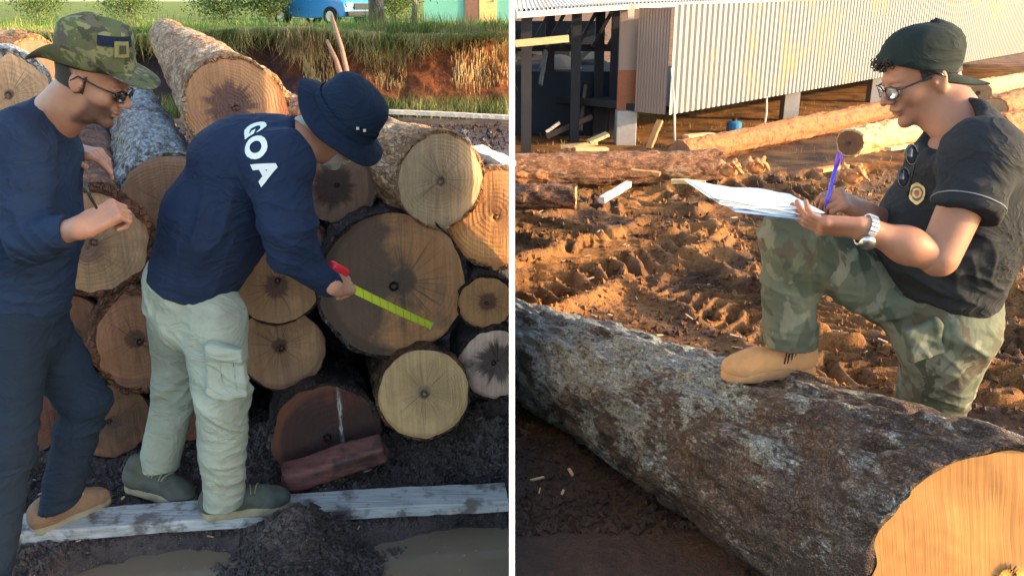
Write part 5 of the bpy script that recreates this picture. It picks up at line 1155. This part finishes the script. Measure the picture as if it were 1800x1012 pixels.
IU = Vector((0, math.sin(PITCH), math.cos(PITCH)))  # image-up in world
letters('GOA', sB, P(462, 267, 2.42), Vector((1, 0, 0)) * .42 - IU * .91, Vector((1, 0, 0)) * .91 + IU * .42, .083, m_white, mB, 'lettering', bold=.0042, from_dir=(.0, -.94, .33))
# tape measure: red case in the fist, yellow blade laid on the log
m_red = T("red_plastic").fin((.75, .015, .03), .35, None, .5); ty = T("tape_yellow"); sx_ = ty.ma('FRACT', ty.ma('MULTIPLY', ty.sep(ty.co)[0], 50.0)); ctp = ty.mix(ty.ramp(sx_, [(.08, .45), (.14, 0)]), (.78, .84, .05), (.25, .27, .04)); m_tape = ty.fin(ctp, .4, None, .4)
t0, t1 = P(606, 500, 2.47), P(760, 573, 2.86)
tm = empty('tape_measure', P(592, 482, 2.46), 'red tape measure with its yellow blade stretched over the largest log', 'tape measure')
Rt = frame(P(590, 480, 2.46), t1 - t0, (0, -.5, 1)).to_3x3(); f = Field(P(590, 480, 2.46) - Vector((.07, .07, .07)), P(590, 480, 2.46) + Vector((.07, .07, .07)), .003); f.rbox(P(590, 480, 2.46), (.040, .018, .030), .012, .01, Rt); f.rbox(P(590, 480, 2.46), (.012, .03, .010), .006, .003, Rt, op='sub')
V, Q = f.mesh(); quads_obj('case', V, Q, m_red, tm)
X = (t1 - t0); Lt = X.length; X.normalize(); W_ = (IU * .91 + Vector((1, 0, 0)) * .42); W_ = (W_ - X * W_.dot(X)).normalized(); NN = W_.cross(X).normalized(); 
if NN.y > 0: NN = -NN
V = []; ns = 40
for i in range(ns + 1):
    s = i / ns; c = t0 + X * Lt * s + Vector((0, 0, -.003 * math.sin(math.pi * s)))
    for j in range(5):
        u = (j - 2) / 2; V.append(c + W_ * u * .0130 - NN * (.004 * (1 - u * u)))
    for j in range(4, -1, -1):
        u = (j - 2) / 2; V.append(c + W_ * u * .0130 - NN * (.004 * (1 - u * u)) + NN * .0008)
mesh_obj('blade', V, [tuple(f) for f in grid_faces(ns + 1, 10, True)], m_tape, tm)
b_ = MB(); b_.box(t1, (.006, .006, .034), Matrix((X, NN, W_)).transposed()); b_.build('hook', m_steel, tm)

# ------------------------------------------------------------ MAN C (right, filling in papers)
mC = empty('person', (P(1640, 700, 2.42).x, 2.42, base_r(2.42)), 'man in black cap and t-shirt with camouflage trousers, writing with one boot on the log', 'person')
HC = frame(P(1620, 134, 2.34), (-.91, -.05, -.41), (-.41, 0, .91)); neckC = P(1688, 222, 2.28)
V1, Q1 = head(HC, neckC, nr=.064)
eC, wC = P(1650, 452, 1.98), P(1515, 402, 1.99)
V2, Q2 = hand_arm(eC, wC, (-.92, .22, .02), (.05, -.62, -.78), 1, (.30, .32, .35, .4), (.85, .5, -.6), .3, re=.043, rw=.029)
eC2, wC2 = P(1610, 420, 2.36), P(1518, 372, 2.24)
V3, Q3 = hand_arm(eC2, wC2, (-.80, -.30, .42), (.35, -.5, .85), -1, (.75, .85, .95, 1.0), (.95, .35, -.25), .6, re=.045, rw=.03)
f = Field((P(1400, 500, 2.3).x, 1.8, .7), (P(1830, 300, 2.3).x + .1, 2.7, 1.6), .007)
shC, shC2 = P(1728, 275, 2.06), P(1700, 268, 2.42); f.cone(P(1660, 510, 2.3), P(1690, 300, 2.25), .115, .12, .04).cone(shC, shC2, .055, .055, .04).cone(shC, eC, .058, .048, .02).cone(shC2, eC2, .055, .046, .02)
V4, Q4 = f.mesh(); V, Q = join([(V1, Q1), (V2, Q2), (V3, Q3), (V4, Q4)]); quads_obj('body', V, Q, skinC, mC)
hf_ = head_field(HC, neckC, nr=.064); V, Q = hf_.mesh(lambda v, n: .0035 + .0015 * fbm(v * 90, 2)); L_ = (V - A(HC.translation)) @ np.array(HC.to_3x3())
m2 = (L_[:, 0] < .035) & (L_[:, 2] > .0 - .35 * np.minimum(0, L_[:, 0] + .02)*-1) & (L_[:, 2] < .08) & (np.abs(L_[:, 1]) < .077); quads_obj('hair', V, Q[m2[Q].all(1)], m_hair, mC)
# curls in front of the cap
b_ = MB(); rr_ = random.Random(5)
for i in range(60):
    c = HC @ Vector((.086 + rr_.uniform(-.014, .016), rr_.uniform(-.045, .045), .070 + rr_.uniform(-.014, .018))); pts_ = []
    ph = rr_.uniform(0, 6); ax = Vector((rr_.uniform(-1, 1), rr_.uniform(-1, 1), rr_.uniform(-.5, .5))).normalized(); u_ = ax.orthogonal().normalized(); v_ = ax.cross(u_)
    for k in range(12): a = ph + k * .75; pts_.append(c + (u_ * math.cos(a) + v_ * math.sin(a)) * .0052 + ax * k * .0009)
    b_.tube(pts_, .0014, 4)
b_.build('hair_curls', m_hair, mC, True)
m_clear = T("clear_lens"); m_clear.b.inputs["Transmission Weight"].default_value = .85; m_clear = m_clear.fin((.85, .9, .92), .03, None, .6)
glasses(HC, mC, m_clear); eyes(HC, mC)
# cap worn backwards
HP = frame(P(1614, 112, 2.34), (-.97, -.05, -.06 + .26), (.22, 0, .975))
def modC(r, z, t):
    back = max(0, -math.cos(t)); fr = max(0, math.cos(t)); u = max(0, min(1, (z + .0) / .108)); zz = z + (.012 * back if z > .03 else 0) - .030 * fr * u * (r / .1); return r * 1.10 * (1 + .03 * back) * (1 - .05 * fr * u), r * .90 + .0015 * math.cos(6 * t) * u, zz
loft_hat('cap', HP, [(.003, .108), (.02, .107), (.045, .103), (.066, .094), (.082, .078), (.092, .055), (.096, .03), (.097, .0), (.0975, -.018), (.094, -.018), (.093, .0), (.088, .05)], m_cap, mC, modC, 64)
b_ = MB(); b_.tube([HP @ Vector((0, 0, .106)), HP @ Vector((0, 0, .114))], [.008, .004], 10)
cp = [o_ for o_ in mC.children if o_.name.startswith('cap')][0]; bt = b_.build('cap_button', m_cap, mC, True); bt.parent = cp
V = []; nb_, mb__ = 20, 8
for lay in (0, 1):
    for i in range(nb_ + 1):
        t = math.pi + R(-58) + R(116) * i / nb_
        for j in range(mb__ + 1):
            u = j / mb__; r = .094 + .0 * u; px_, py_ = .100 * math.cos(t), .089 * math.sin(t); k = math.cos((i / nb_ - .5) * math.pi) ** .55
            V.append(HP @ Vector((px_ * (1 + .0 * u) - .108 * u * k, py_ * (1 + .0 * u), -.004 - .022 * (abs(math.sin(t)) ** 2) * u * 1.3 - .004 * u - .003 * lay)))
Fb = [tuple(f) for f in grid_faces(nb_ + 1, mb__ + 1)]; nn_ = (nb_ + 1) * (mb__ + 1); F2 = [tuple(x + nn_ for x in f[::-1]) for f in Fb]
rim = [(i * (mb__ + 1) + mb__, (i + 1) * (mb__ + 1) + mb__, (i + 1) * (mb__ + 1) + mb__ + nn_, i * (mb__ + 1) + mb__ + nn_) for i in range(nb_)]
bl = mesh_obj('cap_bill', V, Fb + F2 + rim, m_cap, mC); bl.parent = cp
# t-shirt
f = Field((P(1480, 450, 2.3).x, 1.75, .70), (P(1850, 300, 2.3).x + .1, 2.75, 1.58), .005)
f.cone(P(1662, 510, 2.30), P(1668, 410, 2.28), .142, .168, .06, (0, 1, 0), 1.1).cone(P(1668, 410, 2.28), P(1692, 305, 2.25), .168, .142, .06, (0, 1, 0), 1.15).ell(P(1612, 420, 2.26), (.10, .13, .10), .06)
f.cone(shC, shC2, .086, .08, .07).cone(P(1700, 268, 2.24), P(1692, 225, 2.24), .11, .08, .05).cone(P(1740, 330, 2.24), P(1745, 400, 2.24), .10, .10, .06)
f.cone(shC, P(1698, 365, 2.01), .086, .077, .035).cone(shC2, P(1640, 360, 2.40), .08, .07, .03)
sdir = (P(1697, 374, 2.0) - Vector(shC)).normalized()
# sleeve ends: trimmed inside a local box only, so the torso stays whole
local_cut(f, P(1696, 374, 2.0), sdir, .16, 2.11)
f.ell(P(1655, 205, 2.22), (.085, .085, .085), .02, op='sub'); f.cone(P(1655, 215, 2.2), P(1640, 258, 2.18), .055, .018, .02, op='sub')
f.cut(P(1660, 528, 2.3), (.02, 0, -1))
g = folds([(P(1690, 330, 2.05), .14, (.3, 0, 1), 50, .012), (P(1620, 430, 2.15), .15, (.8, 0, 1), 40, .012), (P(1720, 460, 2.12), .18, (.8, 0, .6), 38, .014), (P(1620, 320, 2.12), .14, (1, 0, -.3), 45, .008), (P(1680, 510, 2.15), .15, (.3, 0, 1), 60, .010)], .009, 6, 33)
V, Q = f.mesh(g); sC = quads_obj('t_shirt', V, Q, m_charc, mC)
# white piping round the near sleeve end
bvS = BVHTree.FromObject(sC, bpy.context.evaluated_depsgraph_get()); ow = wloc(sC); pp = []
c0 = P(1696, 374, 2.0) - sdir * .022; u0 = sdir.orthogonal().normalized(); v0 = sdir.cross(u0)
for k in range(33):
    a = k * 2 * math.pi / 32; dd = u0 * math.cos(a) + v0 * math.sin(a); h = bvS.ray_cast(c0 + dd * .16 - ow, -dd)
    if h[0] is not None and (h[0] + ow - c0).length < .112: pp.append(h[0] + ow + dd * .001)
b_ = MB(); b_.tube(pp, .0016, 6); o = b_.build('sleeve_piping', mat_plain('grey_piping', (.22, .23, .24), .8), mC, True); o.parent = sC
# log height under the raised boot
dg = bpy.context.evaluated_depsgraph_get(); hits = []
for xo in (.56, .64, .72, .78):
    o_ = Vector((xo + .03, 2.37, .88))
    for _ in range(12):
        h_ = SC.ray_cast(dg, o_, Vector((0, 0, -1)))
        if not h_[0]: break
        if h_[4].name.startswith('bark'): hits.append(h_[1].z); break
        o_ = h_[1] - Vector((0, 0, .002))
zl = max(hits) + .012
# trousers
f = Field((P(1310, 450, 2.2).x, 2.0, .0), (P(1790, 600, 2.4).x + .1, 2.85, 1.25), .0052)
hC1, kC1, aC1 = P(1665, 585, 2.28), P(1632, 745, 2.40), Vector((P(1632, 745, 2.4).x + .03, 2.5, .22)); hC2, kC2, aC2 = P(1625, 545, 2.38), P(1388, 425, 2.28), P(1388, 592, 2.38)
f.cone(P(1662, 522, 2.3), P(1660, 560, 2.3), .142, .145, .05, (0, 1, 0), 1.1).cone(hC1, kC1, .125, .095, .05).cone(kC1, aC1, .09, .07, .03).cone(hC2, kC2, .105, .078, .05).cone(kC2, (aC2.x + .012, aC2.y, zl + .02), .076, .080, .04)
local_cut(f, Vector((aC2.x, aC2.y, zl + .085)), (0, 0, -1), .17)
f.rbox(P(1622, 600, 2.155), (.045, .014, .05), .008, .006, Matrix.Rotation(R(-18), 3, 'Y'))
g = folds([(kC2, .14, (.8, 0, .7), 55, .018), (P(1470, 470, 2.3), .16, (1, 0, .4), 48, .014), (P(1385, 540, 2.25), .12, (.2, 0, 1), 52, .014), (P(1690, 590, 2.15), .15, (.6, 0, 1), 48, .018), (P(1620, 690, 2.3), .14, (.3, 0, 1), 55, .018), (P(1570, 540, 2.3), .12, (.8, 0, -.9), 60, .014)], .008, 6, 43)
V, Q = f.mesh(g); trC = quads_obj('trousers', V, Q, m_camoC, mC)
shoe('boot', mC, (P(1434, 640, 2.38).x, 2.39, zl - .014), (P(1290, 640, 2.35).x, 2.35, zl - .020), m_boot, m_boot, L=.29, wd=.050, ht=.10, boot=True, laces=False)
q = kC1; shoe('boot', mC, (aC1.x + .06, aC1.y + .02, base_r(2.5) + .02), (aC1.x - .22, aC1.y - .05, base_r(2.5) + .01), m_boot, m_boot, L=.29, wd=.050, ht=.10, boot=True)
bo = [o_ for o_ in mC.children if o_.name.startswith('boot')][0]; MBt = frame((P(1434, 640, 2.38).x, 2.39, zl - .014), Vector((P(1290, 640, 2.35).x - P(1434, 640, 2.38).x, -.04, -.006)), (0, 0, 1)); b_ = MB()
for i in range(7): b_.bar(MBt @ Vector((.060 + .010 * i, .0425, .052)), MBt @ Vector((.052 + .010 * i, .0415, .108)), .003, .003)
el_ = b_.build('elastic_ribs', m_frameG, mC); el_.parent = bo
# watch
wd_ = (Vector(wC) - Vector(eC)).normalized(); wc = Vector(wC) - wd_ * .012; u0 = wd_.orthogonal().normalized(); v0 = wd_.cross(u0); b_ = MB()
for k in range(22):
    a = k * 2 * math.pi / 22; dd = u0 * math.cos(a) + v0 * math.sin(a); tt_ = wd_.cross(dd)
    b_.box(wc + dd * .0375, (.0055, .0092, .019), Matrix((dd, tt_, wd_)).transposed())
wt = b_.build('wristwatch', m_steel, mC, bevel=.001); dd = (Vector((.2, -.8, -.6))); dd = (dd - wd_ * dd.dot(wd_)).normalized()
b_ = MB(); b_.tube([wc + dd * .036, wc + dd * .047], .019, 20); c_ = b_.build('watch_case', m_steel, mC, True); c_.parent = wt
# badge on chest
def chest_patch(outline, origin, mat, name, off, parent=mC, body=sC, fd=(-.35, -.9, .2)):
    bv = BVHTree.FromObject(body, bpy.context.evaluated_depsgraph_get()); bw = wloc(body); fd = Vector(fd).normalized(); V = []; o0 = Vector(origin)
    ring = [o0 + Vector((1, 0, 0)) * x + IU * y for x, y in outline]; n = len(ring); cen = o0
    for s in (1, .75, .5, .25):
        V += [cen + (p - cen) * s for p in ring]
    V.append(cen); W = []
    for p in V:
        h = bv.ray_cast(p + fd * .5 - bw, -fd); W.append((h[0] + bw + fd * off) if h[0] is not None else p)
    F = [tuple(f) for f in grid_faces(4, n, True)] + [(3 * n + k, 3 * n + (k + 1) % n, 4 * n) for k in range(n)]
    return mesh_obj(name, W, F, mat, parent, False)
def shield(s, lob=.06):
    o = []
    for k in range(40):
        t = 2 * math.pi * k / 40 - math.pi / 2; r = 1 + lob * math.cos(6 * (t + math.pi / 2)) * .6; y = math.sin(t); x = math.cos(t) * (.78 if y < -.2 else .86); o.append((x * r * s, y * r * s * (1.22 if y < 0 else 1.1)))
    return o
m_gold2 = mat_plain("gold_emblem", (.50, .42, .20), .45, .25, .4, 90, .3)
bc = P(1620, 339, 2.06); bd = chest_patch(shield(.024), bc, m_gold2, 'chest_badge', .004)
x_ = chest_patch([(x * .72, y * .72) for x, y in shield(.024, .0)], bc, mat_plain("badge_field", (.12, .10, .06), .6), 'badge_field', .0055); x_.parent = bd
x_ = chest_patch([(.0115 * math.cos(k * math.pi / 12), .013 * math.sin(k * math.pi / 12)) for k in range(24)], bc, m_gold2, 'badge_disc', .007); x_.parent = bd
x_ = chest_patch([(.006 * math.cos(k * math.pi / 8), .009 * math.sin(k * math.pi / 8)) for k in range(16)], bc, mat_plain("badge_crest", (.35, .10, .08), .6), 'badge_crest', .0085); x_.parent = bd
# sunglasses hung from the neckline
b_ = MB(); q = P(1598, 288, 2.03); sgl = empty('sunglasses', q, 'dark sunglasses hanging from the neckline of the black t-shirt', 'sunglasses')
lens = []
for s, (cx2, cy2) in enumerate(((1602, 272), (1588, 312))):
    c = P(cx2, cy2, 2.04); pts_ = [c + Vector((1, .3, 0)).normalized() * (.017 * math.cos(k * math.pi / 8)) + IU * (.024 * math.sin(k * math.pi / 8)) for k in range(17)]; b_.tube(pts_, .0025, 6)
    lb = MB(); lb.add(pts_[:-1] + [p + Vector((0, .002, 0)) for p in pts_[:-1]], [tuple(range(16)), tuple(range(31, 15, -1))] + [(i, 16 + i, 16 + (i + 1) % 16, (i + 1) % 16) for i in range(16)]); lens.append(lb)
b_.tube([P(1612, 255, 2.05), P(1606, 300, 2.07), P(1596, 345, 2.07)], .0022, 6)
go = b_.build('frame', m_frameG, sgl, True)
for lb in lens: lb.build('lens', m_lens, sgl, True)
# clipboard with papers
zb_ = P(1290, 368, 2.04).z; c1, c2 = P(1292, 368, 2.04), P(1447, 386, 2.04); c2z = c2.z
cl_ = empty('clipboard', (c1 + c2) / 2 + Vector((0, .12, 0)), 'stack of white papers on a clipboard resting on the raised knee', 'clipboard')
Xc = (c2 - c1); Lc = Xc.length; Xc.normalize(); Yc = Vector((-.10, 1, .0)).normalized(); Zc = Xc.cross(Yc).normalized()
b_ = MB(); b_.box(c1 + Xc * Lc / 2 + Yc * .115 - Zc * .004, (Lc, .235, .004), Matrix((Xc, Yc, Zc)).transposed()); b_.build('board', mat_plain("clipboard_blue", (.25, .38, .62), .5), cl_)
m_paper = mat_plain("paper", (.82, .84, .88), .8, .04, .1, 40)
for k in range(9):
    rr2 = random.Random(k); off = rr2.uniform(-.01, .012); b0 = c1 + Xc * off + Yc * rr2.uniform(0, .01) + Zc * (.001 + .0022 * k); V = []; curl = rr2.uniform(-.003, .008)
    for i in range(13):
        s = i / 12; e = max(0, .35 - s) / .35
        for j in range(2): V.append(b0 + Xc * ((s * 1.04 - .05) * Lc - .02 * e * k * .3) + Yc * (j * .215) + Zc * (curl * e * e * (1 if k > 2 else -.2) + .003 * math.sin(s * 9 + k)))
    n_ = len(V); V += [v - Zc * .0012 for v in V]; F = [tuple(f) for f in grid_faces(13, 2)]; F += [tuple(x + n_ for x in f[::-1]) for f in F] + [(2 * i, 2 * i + 2, 2 * i + 2 + n_, 2 * i + n_) for i in range(12)]
    mesh_obj('paper_sheet', V, F, m_paper, cl_, True)
# pen
m_bpen = T("blue_pen").fin((.06, .05, .55), .3, None, .5); pn = empty('pen', P(1452, 366, 2.14), 'blue pen held upright in the writing hand above the papers', 'pen')
b_ = MB(); b_.tube([P(1450, 366, 2.13), P(1455, 350, 2.13), P(1470, 292, 2.16)], [.0015, .0055, .0055], 10); b_.build('barrel', m_bpen, pn, True)
b_ = MB(); b_.tube([P(1470, 292, 2.16), P(1475, 270, 2.17)], [.0062, .0058], 10); b_.tube([P(1478, 290, 2.15), P(1481, 270, 2.16)], .0018, 6); b_.build('cap', T("purple_cap").fin((.18, .05, .45), .3, None, .5), pn, True)
